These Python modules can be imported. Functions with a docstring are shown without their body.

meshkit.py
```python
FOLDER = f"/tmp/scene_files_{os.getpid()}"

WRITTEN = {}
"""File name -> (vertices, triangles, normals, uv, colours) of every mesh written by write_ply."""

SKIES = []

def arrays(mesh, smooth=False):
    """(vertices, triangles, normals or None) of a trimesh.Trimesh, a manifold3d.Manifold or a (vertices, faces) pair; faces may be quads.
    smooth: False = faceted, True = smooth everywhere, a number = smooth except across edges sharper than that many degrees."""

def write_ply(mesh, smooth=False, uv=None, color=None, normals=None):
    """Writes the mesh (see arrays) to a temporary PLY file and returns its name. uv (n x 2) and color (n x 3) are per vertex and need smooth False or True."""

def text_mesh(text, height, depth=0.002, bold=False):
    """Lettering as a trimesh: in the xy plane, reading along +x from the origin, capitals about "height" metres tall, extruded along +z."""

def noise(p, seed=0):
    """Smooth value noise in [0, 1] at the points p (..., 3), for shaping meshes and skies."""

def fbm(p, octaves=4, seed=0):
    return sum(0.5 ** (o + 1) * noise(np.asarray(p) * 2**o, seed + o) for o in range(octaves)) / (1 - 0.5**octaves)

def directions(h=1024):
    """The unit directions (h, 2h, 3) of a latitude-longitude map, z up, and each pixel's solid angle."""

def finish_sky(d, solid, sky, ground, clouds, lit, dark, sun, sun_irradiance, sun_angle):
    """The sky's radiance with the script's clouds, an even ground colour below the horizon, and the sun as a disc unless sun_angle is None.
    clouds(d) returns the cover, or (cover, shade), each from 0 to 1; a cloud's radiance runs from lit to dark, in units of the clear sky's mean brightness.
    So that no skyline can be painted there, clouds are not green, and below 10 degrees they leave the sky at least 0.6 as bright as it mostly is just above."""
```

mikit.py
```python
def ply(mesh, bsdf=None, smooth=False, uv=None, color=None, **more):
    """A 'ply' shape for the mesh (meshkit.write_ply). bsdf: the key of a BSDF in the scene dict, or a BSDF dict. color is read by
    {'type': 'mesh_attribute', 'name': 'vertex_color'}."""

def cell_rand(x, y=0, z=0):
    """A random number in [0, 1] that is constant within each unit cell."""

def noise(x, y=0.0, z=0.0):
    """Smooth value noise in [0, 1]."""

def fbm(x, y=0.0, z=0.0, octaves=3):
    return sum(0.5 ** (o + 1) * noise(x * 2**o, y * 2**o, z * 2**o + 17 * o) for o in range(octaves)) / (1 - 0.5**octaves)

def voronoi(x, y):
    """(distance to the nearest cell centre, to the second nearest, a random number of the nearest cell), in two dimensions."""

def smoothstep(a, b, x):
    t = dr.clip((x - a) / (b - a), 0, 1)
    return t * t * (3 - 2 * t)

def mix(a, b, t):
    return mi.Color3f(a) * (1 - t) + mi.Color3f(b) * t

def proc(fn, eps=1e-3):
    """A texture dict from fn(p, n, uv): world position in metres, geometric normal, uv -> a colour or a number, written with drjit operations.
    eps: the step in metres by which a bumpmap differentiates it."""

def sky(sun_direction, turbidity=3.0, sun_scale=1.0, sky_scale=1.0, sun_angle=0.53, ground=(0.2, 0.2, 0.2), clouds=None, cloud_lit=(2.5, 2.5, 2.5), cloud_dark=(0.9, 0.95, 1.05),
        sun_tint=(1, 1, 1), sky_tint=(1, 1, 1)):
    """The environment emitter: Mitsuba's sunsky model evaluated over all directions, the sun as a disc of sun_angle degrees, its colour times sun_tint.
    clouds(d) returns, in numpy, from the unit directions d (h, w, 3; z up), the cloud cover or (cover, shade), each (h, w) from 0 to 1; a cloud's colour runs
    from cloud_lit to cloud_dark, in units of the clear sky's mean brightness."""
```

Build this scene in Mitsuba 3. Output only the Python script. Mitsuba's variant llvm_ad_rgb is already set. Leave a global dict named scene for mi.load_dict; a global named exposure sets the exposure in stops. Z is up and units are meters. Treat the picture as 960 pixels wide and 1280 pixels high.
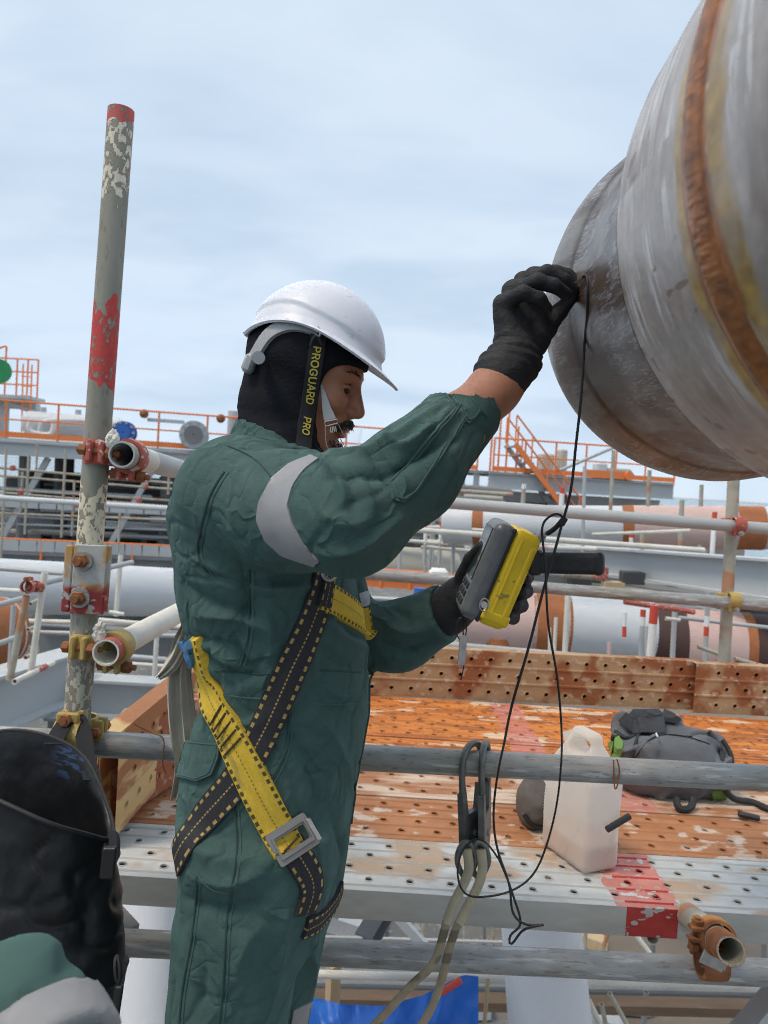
import math, random
import numpy as np, trimesh, drjit as dr, mitsuba as mi
import mikit, meshkit
from mikit import fbm, noise, voronoi, cell_rand, smoothstep, mix
from shapely.geometry import Polygon, Point, LineString, box as sbox
from shapely.ops import unary_union
T4 = mi.ScalarTransform4f
rng = np.random.default_rng(7); random.seed(7)
scene, labels, used = {}, {}, set()

# ------------------------------------------------------------------ camera
pitch, roll, FOCAL = math.radians(2.4), math.radians(3.55), 960.0
EYE = np.array([0, 0, 1.44])
_r = np.array([1.0, 0, 0]); _u = np.array([0, math.sin(pitch), math.cos(pitch)]); FWD = np.array([0, math.cos(pitch), -math.sin(pitch)])
CI = math.cos(roll) * _r + math.sin(roll) * _u
CJ = -math.sin(roll) * _r + math.cos(roll) * _u
scene['camera'] = {'type': 'thinlens', 'to_world': T4().look_at(origin=EYE.tolist(), target=(EYE + FWD).tolist(), up=CJ.tolist()),
                   'fov': 2 * math.degrees(math.atan(480 / FOCAL)), 'fov_axis': 'x', 'near_clip': 0.02, 'far_clip': 9000.0,
                   'aperture_radius': 0.0016, 'focus_distance': 1.2}
# ------------------------------------------------------------------ sky: bright overcast
def clouds(d):
    z = np.maximum(d[..., 2], 0.02)
    q = np.stack([d[..., 0] / (z + .25) * 1.3, d[..., 1] / (z + .25) * 1.3, z * 0 + 3.1], -1)
    n = meshkit.fbm(q * np.array([1.0, 2.2, 1]), 5, 3)
    m = meshkit.fbm(q * np.array([2.0, 3.6, 1]) + 9 + 1.6 * n[..., None], 6, 11)
    cover = np.clip(0.9 + 0.2 * (n - .5), 0, 1)
    shade = np.clip((m * .75 + n * .5 - .52) * 2.7, 0, 1) * np.clip(1.3 - z * 1.1, .30, 1)
    return cover, shade
scene['sky'] = mikit.sky((-0.42, -0.22, 0.88), turbidity=3, sun_scale=0.30, sun_angle=15, clouds=clouds,
                         cloud_lit=(1.62, 1.87, 2.13), cloud_dark=(1.20, 1.50, 1.84), ground=(0.3, 0.3, 0.3))
exposure = 2.15

# ------------------------------------------------------------------ helpers
def P(px, py, d):
    """the world point at depth d on the sight line of a point measured in the photograph (960 x 1280)"""
    return EYE + d * (FWD + ((px - 480) / FOCAL) * CI + ((640 - py) / FOCAL) * CJ)
def unit(v):
    v = np.asarray(v, float); return v / max(np.linalg.norm(v), 1e-12)
def numbered(k):
    if k not in used: used.add(k); return k
    i = 1
    while f'{k}_{i:03d}' in used: i += 1
    used.add(f'{k}_{i:03d}'); return f'{k}_{i:03d}'
def thing(name, label, cat, group=None, kind=None):
    k = numbered(name); labels[k] = {'label': label, 'category': cat}
    if group: labels[k]['group'] = group
    labels[k]['kind'] = kind or 'thing'
    return k
def part(parent, name, mesh, bsdf, smooth=40, label=None, **kw):
    k = numbered(parent + '__' + name)
    scene[k] = mikit.ply(mesh, bsdf, smooth=smooth, **kw)
    if label: labels[k] = {'label': label}
    return k
def one(name, mesh, bsdf, label, cat, group=None, kind=None, smooth=40, **kw):
    k = thing(name, label, cat, group, kind); scene[k] = mikit.ply(mesh, bsdf, smooth=smooth, **kw); return k
def struct(name, mesh, bsdf, kind='structure', smooth=False, label=None):
    k = numbered(name); scene[k] = mikit.ply(mesh, bsdf, smooth=smooth); labels[k] = {'kind': kind}
    labels[k]['label'] = label or name.replace('_', ' '); return k
cat_ = trimesh.util.concatenate
def frame(a, b):
    z = unit(np.subtract(b, a)); x = unit(np.cross(z, [0, 0, 1] if abs(z[2]) < .9 else [0, 1, 0])); return x, np.cross(z, x), z
def tube(a, b, r, n=16, wall=0.0, r2=None):
    a, b = np.asarray(a, float), np.asarray(b, float); x, y, z = frame(a, b); t = np.arange(n) * 2 * math.pi / n
    ring = np.cos(t)[:, None] * x + np.sin(t)[:, None] * y
    r2 = r if r2 is None else r2
    if wall: rings = [(a, r - wall), (a, r), (b, r2), (b, r2 - wall)]
    else: rings = [(a, 1e-5), (a, r), (b, r2), (b, 1e-5)]
    v = np.vstack([c + ring * q for c, q in rings]); f = []
    m = len(rings)
    for k in range(m if wall else m - 1):
        k2 = (k + 1) % m
        for i in range(n):
            j = (i + 1) % n
            f += [[k * n + i, k * n + j, k2 * n + j], [k * n + i, k2 * n + j, k2 * n + i]]
    return trimesh.Trimesh(v, f, process=False)
def rod(pts, r, n=8, closed=False):
    """a round cable or bent bar along points; r is a number or one per point"""
    p = np.asarray(pts, float); r = np.broadcast_to(r, len(p)); t = np.gradient(p, axis=0)
    if closed: t = np.roll(p, -1, 0) - np.roll(p, 1, 0)
    t = t + 1e-7; t /= np.linalg.norm(t, axis=1, keepdims=True)
    u = unit(np.cross(t[0], [.3, .2, .93])); v = []
    an = np.arange(n) * 2 * math.pi / n
    for i in range(len(p)):
        u = unit(u - t[i] * (u @ t[i])); w = np.cross(t[i], u)
        v.append(p[i] + r[i] * (np.cos(an)[:, None] * u + np.sin(an)[:, None] * w))
    v = np.vstack(v); f = []; m = len(p)
    for k in range(m if closed else m - 1):
        k2 = (k + 1) % m
        for i in range(n):
            j = (i + 1) % n; f += [[k * n + i, k * n + j, k2 * n + j], [k * n + i, k2 * n + j, k2 * n + i]]
    if not closed:
        for k, s in ((0, -1), (m - 1, 1)):
            v = np.vstack([v, p[k]]); c = len(v) - 1
            f += [[k * n + i, k * n + (i + 1) % n, c][::-s] for i in range(n)]
    return trimesh.Trimesh(v, f, process=False)
def spline(pts, step=.01, closed=False):
    from scipy.interpolate import CubicSpline
    p = np.asarray(pts, float)
    if closed: p = np.vstack([p, p[:1]])
    s = np.r_[0, np.cumsum(np.linalg.norm(np.diff(p, axis=0), axis=1) + 1e-9)]
    c = CubicSpline(s, p, bc_type='periodic' if closed else 'natural')
    q = c(np.linspace(0, s[-1], max(4, int(s[-1] / step)) + 1))
    return q[:-1] if closed else q
def box(size, c=(0, 0, 0), bev=0.0):
    s = np.asarray(size, float) / 2
    if bev:
        v = [np.array([sx * (s[0] - (bev if k != 0 else 0)), sy * (s[1] - (bev if k != 1 else 0)), sz * (s[2] - (bev if k != 2 else 0))])
             for sx in (-1, 1) for sy in (-1, 1) for sz in (-1, 1) for k in range(3)]
        m = trimesh.convex.convex_hull(np.array(v))
    else: m = trimesh.creation.box(2 * s)
    m.apply_translation(c); return m
def orient(m, o, x, y, z):
    M = np.eye(4); M[:3, 0], M[:3, 1], M[:3, 2], M[:3, 3] = x, y, z, o; m = m.copy(); m.apply_transform(M); return m
def bar(a, b, w, h, up=(0, 0, 1), bev=0.0):
    """a rectangular bar from a to b, w across, h along up"""
    a, b = np.asarray(a, float), np.asarray(b, float); z = unit(b - a); x = unit(np.cross(up, z)); y = np.cross(z, x)
    return orient(box((w, h, np.linalg.norm(b - a)), bev=bev), (a + b) / 2, x, y, z)
def ibeam(a, b, w, h, tf=.02, tw=.012, up=(0, 0, 1)):
    a, b = np.asarray(a, float), np.asarray(b, float); z = unit(b - a); x = unit(np.cross(up, z)); y = np.cross(z, x)
    pts = [(-w / 2, -h / 2), (w / 2, -h / 2), (w / 2, -h / 2 + tf), (tw / 2, -h / 2 + tf), (tw / 2, h / 2 - tf), (w / 2, h / 2 - tf), (w / 2, h / 2),
           (-w / 2, h / 2), (-w / 2, h / 2 - tf), (-tw / 2, h / 2 - tf), (-tw / 2, -h / 2 + tf), (-w / 2, -h / 2 + tf)]
    m = trimesh.creation.extrude_polygon(Polygon(pts), np.linalg.norm(b - a), engine='earcut')
    return orient(m, a, x, y, z)
def revolve(prof, o, axis, n=48, ref=None):
    """prof: (s along axis, radius) pairs"""
    z = unit(axis); x = unit(np.cross(z, ref if ref is not None else ([0, 0, 1] if abs(z[2]) < .9 else [0, 1, 0]))); y = np.cross(z, x)
    t = np.arange(n) * 2 * math.pi / n; v = np.vstack([np.asarray(o) + s * z + r * (np.cos(t)[:, None] * x + np.sin(t)[:, None] * y) for s, r in prof]); f = []
    for k in range(len(prof) - 1):
        for i in range(n):
            j = (i + 1) % n; f += [[k * n + i, k * n + j, (k + 1) * n + j], [k * n + i, (k + 1) * n + j, (k + 1) * n + i]]
    return trimesh.Trimesh(v, f, process=False)
def grid_mesh(v):
    """(rows, cols, 3) -> mesh"""
    r, c = v.shape[:2]; i = np.arange(r * c).reshape(r, c)
    q = np.stack([i[:-1, :-1], i[1:, :-1], i[1:, 1:], i[:-1, 1:]], -1).reshape(-1, 4)
    return trimesh.Trimesh(v.reshape(-1, 3), np.vstack([q[:, [0, 1, 2]], q[:, [0, 2, 3]]]), process=False)
# -- signed distance modelling
def surface_nets(fn, lo, hi, h):
    lo, hi = np.asarray(lo, float), np.asarray(hi, float); n = np.ceil((hi - lo) / h).astype(int) + 1
    ax = [lo[k] + h * np.arange(n[k]) for k in range(3)]
    F = np.empty(n, np.float32)
    for i in range(0, n[0], 12):
        g = np.stack(np.meshgrid(ax[0][i:i + 12], ax[1], ax[2], indexing='ij'), -1); F[i:i + 12] = fn(g.reshape(-1, 3)).reshape(g.shape[:3])
    s = F < 0
    c = [s[a:n[0] - 1 + a, b:n[1] - 1 + b, d:n[2] - 1 + d] for a in (0, 1) for b in (0, 1) for d in (0, 1)]
    act = np.logical_or.reduce(c) & ~np.logical_and.reduce(c)
    idx = -np.ones(act.shape, int); cells = np.argwhere(act); idx[act] = np.arange(len(cells))
    acc, cnt = np.zeros((len(cells), 3)), np.zeros((len(cells), 1)); corner = np.array([(a, b, d) for a in (0, 1) for b in (0, 1) for d in (0, 1)])
    for p in range(8):
        for q in range(p + 1, 8):
            if np.abs(corner[p] - corner[q]).sum() != 1: continue
            fa, fb = F[tuple((cells + corner[p]).T)], F[tuple((cells + corner[q]).T)]
            m = (fa < 0) != (fb < 0); t = fa[m] / (fa[m] - fb[m])
            acc[m] += corner[p] + t[:, None] * (corner[q] - corner[p]); cnt[m] += 1
    v = lo + h * (cells + acc / np.maximum(cnt, 1)); faces = []
    for k in range(3):
        e = np.eye(3, dtype=int)[k]; u, w = np.eye(3, dtype=int)[(k + 1) % 3], np.eye(3, dtype=int)[(k + 2) % 3]
        sl0 = [slice(1, n[j] - 1) for j in range(3)]; sl0[k] = slice(0, n[k] - 1); sl1 = list(sl0); sl1[k] = slice(1, n[k])
        A, B = s[tuple(sl0)], s[tuple(sl1)]; off = np.ones(3, int); off[k] = 0
        for m, flip in ((A & ~B, False), (~A & B, True)):
            g = np.argwhere(m) + off
            q = np.stack([idx[tuple((g - u - w).T)], idx[tuple((g - w).T)], idx[tuple(g.T)], idx[tuple((g - u).T)]], 1)
            faces.append(q[:, ::-1] if flip else q)
    q = np.vstack(faces); q = q[(q >= 0).all(1)]
    return trimesh.Trimesh(v, np.vstack([q[:, [0, 1, 2]], q[:, [0, 2, 3]]]), process=False)
def smin(a, b, k):
    h = np.clip(.5 + .5 * (b - a) / k, 0, 1); return b + (a - b) * h - k * h * (1 - h)
def smax(a, b, k): return -smin(-a, -b, k)
def cap(p, a, b, ra, rb=None):
    a, b = np.asarray(a, float), np.asarray(b, float); rb = ra if rb is None else rb; d = b - a
    t = np.clip((p - a) @ d / (d @ d), 0, 1); return np.linalg.norm(p - a - t[:, None] * d, axis=1) - (ra + (rb - ra) * t)
def ball(p, c, r): return np.linalg.norm(p - np.asarray(c), axis=1) - r
def ell(p, c, r):
    r = np.asarray(r, float); return (np.linalg.norm((p - np.asarray(c)) / r, axis=1) - 1) * r.min()
def chain(p, pts, rs, k=.02):
    f = None
    for i in range(len(pts) - 1):
        g = cap(p, pts[i], pts[i + 1], rs[i], rs[i + 1]); f = g if f is None else smin(f, g, k)
    return f
def smooth_mesh(m, n=4, most=.006):
    v0 = np.array(m.vertices); e = np.vstack([m.edges_unique, m.edges_unique[:, ::-1]]); cnt = np.maximum(np.bincount(e[:, 0], minlength=len(v0)), 1)[:, None]; v = v0.copy()
    for _ in range(n):
        for w in (.5, -.52):
            a = np.zeros_like(v); np.add.at(a, e[:, 0], v[e[:, 1]]); v = v + w * (a / cnt - v)
    d = v - v0; L = np.linalg.norm(d, axis=1, keepdims=True); m.vertices = v0 + d * np.minimum(1, most / np.maximum(L, 1e-9)); return m
def normals_of(m): return meshkit.arrays(m, True)[2]
def displaced(m, amount): 
    n = normals_of(m); return trimesh.Trimesh(m.vertices + n * np.asarray(amount)[:, None], m.faces, process=False)
# -- cloth draped on a body
def hit(mesh, o, d):
    loc, ri, ti = mesh.ray.intersects_location(o, d, multiple_hits=False)
    pos = np.full((len(o), 3), np.nan); nor = np.full((len(o), 3), np.nan); pos[ri] = loc
    vn = mesh.metadata.setdefault('vn', normals_of(mesh))
    if len(ri):
        bc = trimesh.triangles.points_to_barycentric(mesh.triangles[ti], loc); n = (vn[mesh.faces[ti]] * bc[..., None]).sum(1); nor[ri] = n / np.linalg.norm(n, axis=1, keepdims=True)
    return pos, nor
def drape(mesh, pts, d=1.2):
    """where sight lines of photograph points meet the body"""
    rays = np.array([unit(P(x, y, 1) - EYE) for x, y in pts]); pos, nor = hit(mesh, np.repeat(EYE[None], len(rays), 0), rays)
    bad = np.isnan(pos[:, 0])
    if bad.any():
        q = np.array([P(x, y, d) for x, y in np.asarray(pts)[bad]]); c, _, ti = trimesh.proximity.closest_point(mesh, q); pos[bad] = c; nor[bad] = mesh.face_normals[ti]
    return pos, nor
def sm(a, n=3):
    a = np.array(a, float)
    for _ in range(n): a[1:-1] = (a[:-2] + 2 * a[1:-1] + a[2:]) / 4
    return a
def webbing(mesh, pts, width, lift=.003, step=.008, nc=7, d=1.2, smoothing=4, drape_edges=True):
    """a strap lying on the body along photograph points -> mesh, uv (metres along, -1..1 across), frames"""
    q = spline([(x, y) for x, y in pts], 6.0); c, n = drape(mesh, q, d); c, n = sm(c, smoothing), sm(n, smoothing * 2)
    s = np.r_[0, np.cumsum(np.linalg.norm(np.diff(c, axis=0), axis=1))]; t = np.linspace(0, s[-1], max(4, int(s[-1] / step)))
    c = np.stack([np.interp(t, s, c[:, k]) for k in range(3)], 1); n = np.stack([np.interp(t, s, n[:, k]) for k in range(3)], 1)
    n /= np.linalg.norm(n, axis=1, keepdims=True); tg = np.gradient(c, axis=0); tg /= np.linalg.norm(tg, axis=1, keepdims=True)
    sd = np.cross(tg, n); sd /= np.linalg.norm(sd, axis=1, keepdims=True); a = np.linspace(-1, 1, nc)
    g = c[:, None] + sd[:, None] * (a * width / 2)[None, :, None]
    if drape_edges:
        o = (g + n[:, None] * .06).reshape(-1, 3); pos, _ = hit(mesh, o, np.repeat(-n, nc, 0)); ok = ~np.isnan(pos[:, 0]); 
        dist = np.where(ok, ((np.nan_to_num(pos) - g.reshape(-1, 3)) * np.repeat(n, nc, 0)).sum(1), 0).reshape(len(c), nc)
        dist = np.clip(dist, -.015, .03)
        for _ in range(8): dist[1:-1] = (dist[:-2] + 2 * dist[1:-1] + dist[2:]) / 4
        g = g + n[:, None] * dist[..., None]
    top = g + n[:, None] * lift; low = g - n[:, None] * .003
    vs, fs, uvs, base = [], [], [], 0
    def addg(v, uv):
        nonlocal base
        m = grid_mesh(v); vs.append(m.vertices); fs.append(m.faces + base); uvs.append(uv.reshape(-1, 2)); base += len(m.vertices)
    uv = np.stack(np.broadcast_arrays(t[:, None], a[None]), -1); addg(top, uv)
    for e in (0, nc - 1): addg(np.stack([top[:, e], low[:, e]], 1), np.stack([uv[:, e] * [1, .6]] * 2, 1))
    for e in (0, len(c) - 1): addg(np.stack([top[e], low[e]], 1), np.stack([uv[e] * [1, .6]] * 2, 1))
    return trimesh.Trimesh(np.vstack(vs), np.vstack(fs), process=False), np.vstack(uvs), (top[:, nc // 2], tg, n, sd, t)
def patch(mesh, poly, lift=.003, step=5.0, d=1.2, fill=None):
    """a cloth piece with a measured outline lying on the body"""
    pg = Polygon(poly).buffer(0); x0, y0, x1, y1 = pg.bounds
    b = [pg.exterior.interpolate(s).coords[0] for s in np.arange(0, pg.exterior.length, step)]
    ins = [(x, y) for x in np.arange(x0, x1, step) for y in np.arange(y0, y1, step) if pg.buffer(-step * .6).contains(Point(x, y))]
    pts = np.array(b + ins); from scipy.spatial import Delaunay
    tri = Delaunay(pts).simplices; tri = np.array([t for t in tri if pg.buffer(.5).contains(Point(pts[t].mean(0)))])
    pos, n = drape(mesh, pts, d); e = pts[tri]; area = np.cross(e[:, 1] - e[:, 0], e[:, 2] - e[:, 0]) if False else ((e[:, 1, 0] - e[:, 0, 0]) * (e[:, 2, 1] - e[:, 0, 1]) - (e[:, 1, 1] - e[:, 0, 1]) * (e[:, 2, 0] - e[:, 0, 0]))
    tri[area > 0] = tri[area > 0][:, ::-1]; m = len(b); top, low = pos + n * lift, pos - n * .003
    k = len(pts); f = [tri]; i = np.arange(m); j = (i + 1) % m
    v = np.vstack([top, top[:m], low[:m]]); f += [np.stack([k + i, k + j, k + m + j], 1), np.stack([k + i, k + m + j, k + m + i], 1)]
    return trimesh.Trimesh(v, np.vstack(f), process=False)

# ------------------------------------------------------------------ materials
def mat(key, color, rough=.6, metallic=0.0, bump=None, bscale=1.0, beps=1e-3, **kw):
    c = mikit.proc(color) if callable(color) else {'type': 'rgb', 'value': list(color)}
    b = {'type': 'principled', 'base_color': c, 'roughness': mikit.proc(rough) if callable(rough) else rough, 'metallic': metallic, **kw}
    if bump: b = {'type': 'bumpmap', 'nested': mikit.proc(bump, beps), 'scale': bscale, 'bsdf': b}
    scene[key] = {'type': 'twosided', 'bsdf': b}
    return key
def galv_c(p, n, uv):
    a = fbm(p.x * 26, p.y * 60, p.z * 60, 4); b = fbm(p.x * 5 + 3, p.y * 9, p.z * 9, 3); s = fbm(p.x * 26, p.y * 190, p.z * 190, 4); t = fbm(p.x * 60, p.y * 260, p.z * 260, 3)
    c = mix((.21, .208, .20), (.39, .39, .38), a); c = mix(c, (.27, .235, .17), smoothstep(.46, .66, b) * .55); c = mix(c, (.13, .125, .115), smoothstep(.58, .72, s) * .40)
    c = mix(c, (.60, .61, .60), smoothstep(.56, .72, fbm(p.x * 14, p.y * 60, p.z * 120, 4)) * .5); return mix(c, (.12, .10, .08), smoothstep(.66, .74, t) * .5)
mat('mat_galvanised', galv_c, .5, .15)
def olive_c(p, n, uv):
    z = p.z + .08 * (noise(p.x * 40, p.y * 40, p.z * 16) - .5) + .03 * (noise(p.x * 120, p.y * 120, p.z * 60) - .5)
    c = mix((.19, .185, .15), (.31, .30, .25), fbm(p.x * 60, p.y * 60, p.z * 7, 3)); c = mix(c, (.14, .12, .09), smoothstep(.62, .8, fbm(p.x * 140, p.y * 140, p.z * 35, 3)) * .5)
    fl = fbm(p.x * 150, p.y * 150, p.z * 70, 4)
    def band(lo, hi, col, thr, cc):
        m_ = dr.select((z > lo) & (z < hi), 1.0, 0.0); cc = mix(cc, (.20, .13, .085), m_ * smoothstep(thr - .06, thr, fl) * .7); return mix(cc, mi.Color3f(col) * (.72 + .45 * fl), m_ * smoothstep(thr, thr + .07, fl))
    c = band(2.055, 2.2, (.50, .10, .085), .34, c); c = band(1.93, 2.055, (.62, .58, .47), .50, c); c = band(1.59, 1.715, (.50, .055, .05), .36, c)
    c = band(1.255, 1.40, (.66, .60, .45), .40, c); c = band(1.225, 1.262, (.52, .12, .08), .36, c)
    c = band(.93, 1.10, (.46, .44, .36), .5, c)
    return c
mat('mat_pole', olive_c, .7)
def tubegrey_c(p, n, uv):
    return mix((.30, .31, .31), (.50, .51, .50), fbm(p.x * 3, p.y * 3, p.z * 3, 4))
mat('mat_tube_grey', tubegrey_c, .5, .1)
def cream_c(p, n, uv):
    return mix((.55, .52, .44), (.72, .70, .64), fbm(p.x * 14, p.y * 14, p.z * 14, 4))
mat('mat_tube_cream', cream_c, .6)
def oldtube_c(p, n, uv):
    c = mix((.27, .25, .20), (.47, .44, .36), fbm(p.x * 20, p.y * 20, p.z * 20, 4)); return mix(c, (.40, .17, .07), smoothstep(.58, .70, fbm(p.x * 9 + 5, p.y * 9, p.z * 9, 3)) * .8)
mat('mat_tube_old', oldtube_c, .65)
def redpaint_c(p, n, uv):
    c = mix((.30, .055, .045), (.50, .13, .09), fbm(p.x * 60, p.y * 60, p.z * 60, 3)); return mix(c, (.55, .42, .36), smoothstep(.63, .68, fbm(p.x * 90, p.y * 90, p.z * 90, 3)))
mat('mat_clamp_red', redpaint_c, .6)
mat('mat_tip_red', (.58, .07, .04), .5); mat('mat_tip_white', (.75, .75, .73), .5)
def rust_c(p, n, uv):
    c = mix((.13, .045, .022), (.36, .14, .05), fbm(p.x * 50, p.y * 50, p.z * 50, 4)); return mix(c, (.5, .22, .06), smoothstep(.6, .75, fbm(p.x * 15, p.y * 15, p.z * 15, 3)))
mat('mat_rust', rust_c, .8)
mat('mat_dull_yellow', lambda p, n, uv: mix((.34, .22, .05), (.50, .38, .14), fbm(p.x * 60, p.y * 60, p.z * 60, 3)), .6)
mat('mat_steel', lambda p, n, uv: mix((.30, .29, .28), (.50, .49, .47), fbm(p.x * 80, p.y * 80, p.z * 80, 3)), .38, .7)
mat('mat_dark_steel', lambda p, n, uv: mix((.10, .098, .09), (.22, .215, .20), fbm(p.x * 60, p.y * 60, p.z * 60, 3)), .45, .5)
PL0, PW = 1.566, .2435      # deck front edge, plank pitch
def deck_c(p, n, uv):
    i = dr.floor((p.y - PL0) / PW); r = cell_rand(i, 7); e = fbm(p.x * 4 + i * 3.7, p.y * 16, 2.0, 4); fine = fbm(p.x * 40, p.y * 60, p.z * 60, 3)
    streak = fbm(p.x * 2.2 + i * 11, p.y * 70, 5.0, 3)
    pat = fbm(p.x * 5 + i * 2.3, p.y * 34, 8.0, 5); blk = cell_rand(dr.floor(p.x * 2.9 + i * .37), i, 3)
    org = mix((.44, .13, .025), (.68, .25, .05), e); org = mix(org, (.27, .085, .03), smoothstep(.50, .60, pat) * (.35 + .5 * blk)); org = mix(org, (.18, .06, .03), smoothstep(.58, .72, fbm(p.x * 50, p.y * 90, 3.0, 3)) * .6)
    org = mix(org, (.66, .56, .42), smoothstep(.56, .63, fbm(p.x * 7 + i * 5, p.y * 26, 1.0, 5) + dr.select(blk > .76, .06, -.10)) * .75)
    wht = mix((.36, .37, .37), (.58, .60, .60), fbm(p.x * 10, p.y * 25, 1.0, 4)); wht = mix(wht, (.40, .24, .12), smoothstep(.60, .75, fbm(p.x * 7 + 3, p.y * 9, 4.0, 4)) * .75)
    wht = mix(wht, (.56, .42, .22), smoothstep(-.62, -.74, p.x) * smoothstep(.42, .5, fbm(p.x * 9, p.y * 9, 1.0, 3) + .1))
    br = mix((.30, .115, .045), (.47, .215, .095), fbm(p.x * 8, p.y * 30, 3.0, 4)); br = mix(br, (.58, .50, .42), smoothstep(.58, .7, fbm(p.x * 16, p.y * 26, 6.0, 4)) * .8)
    pk = mix((.36, .155, .07), (.56, .43, .33), smoothstep(.36, .62, fbm(p.x * 6, p.y * 22, 9.0, 4)))
    c = dr.select(i < .5, wht, dr.select(i < 1.5, br, dr.select(i < 2.5, pk, org)))
    lo = dr.select(i < .5, .535, dr.select(i < 1.5, 9.0, dr.select(i < 2.5, .62, .465))); hi = dr.select(i < .5, .675, dr.select(i < 2.5, .80, .575))
    x = p.x - .0 * p.y + .012 * (noise(p.x * 30, p.y * 45) - .5)
    red = dr.select((x > lo) & (x < hi), 1.0, 0.0) * smoothstep(.30, .36, fine + .05)
    c = mix(c, mix((.46, .13, .11), (.56, .24, .19), fine), red * dr.select(i < .5, .95, .75))
    side = dr.select((n.y < -.5) & (i < .5), 1.0, 0.0)
    c = mix(c, mix((.38, .37, .34), (.52, .51, .47), fbm(p.x * 20, p.y * 20, p.z * 50, 3)), side)
    return mix(c, mix((.40, .03, .03), (.5, .06, .05), fine), side * dr.select((x > .555) & (x < .665), 1.0, 0.0) * smoothstep(.30, .34, fine))
mat('mat_deck', deck_c, .62)
def toe_c(p, n, uv):
    e = fbm(p.x * 5, p.y * 5, p.z * 22, 4); fine = fbm(p.x * 45, p.y * 45, p.z * 45, 3)
    c = mix((.30, .16, .075), (.47, .33, .19), e); c = mix(c, (.25, .075, .022), smoothstep(.50, .62, fbm(p.x * 8 + 3, p.y * 8, p.z * 6, 4)) * .9)
    blk = cell_rand(dr.floor(p.x * 3.1), 4); c = mix(c, (.30, .075, .035), dr.select(blk > .78, .8, 0.0)); return mix(c, (.55, .46, .34), smoothstep(.6, .7, fine) * .5)
mat('mat_toe', toe_c, .7)
def toel_c(p, n, uv):
    fine = fbm(p.x * 45, p.y * 45, p.z * 45, 3); c = mix((.50, .30, .10), (.60, .45, .24), fbm(p.x * 8, p.y * 8, p.z * 20, 4)); return mix(c, (.32, .12, .05), smoothstep(.50, .60, fbm(p.x * 9, p.y * 5, p.z * 18, 4)) * .9)
mat('mat_toe_left', toel_c, .7)
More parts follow.
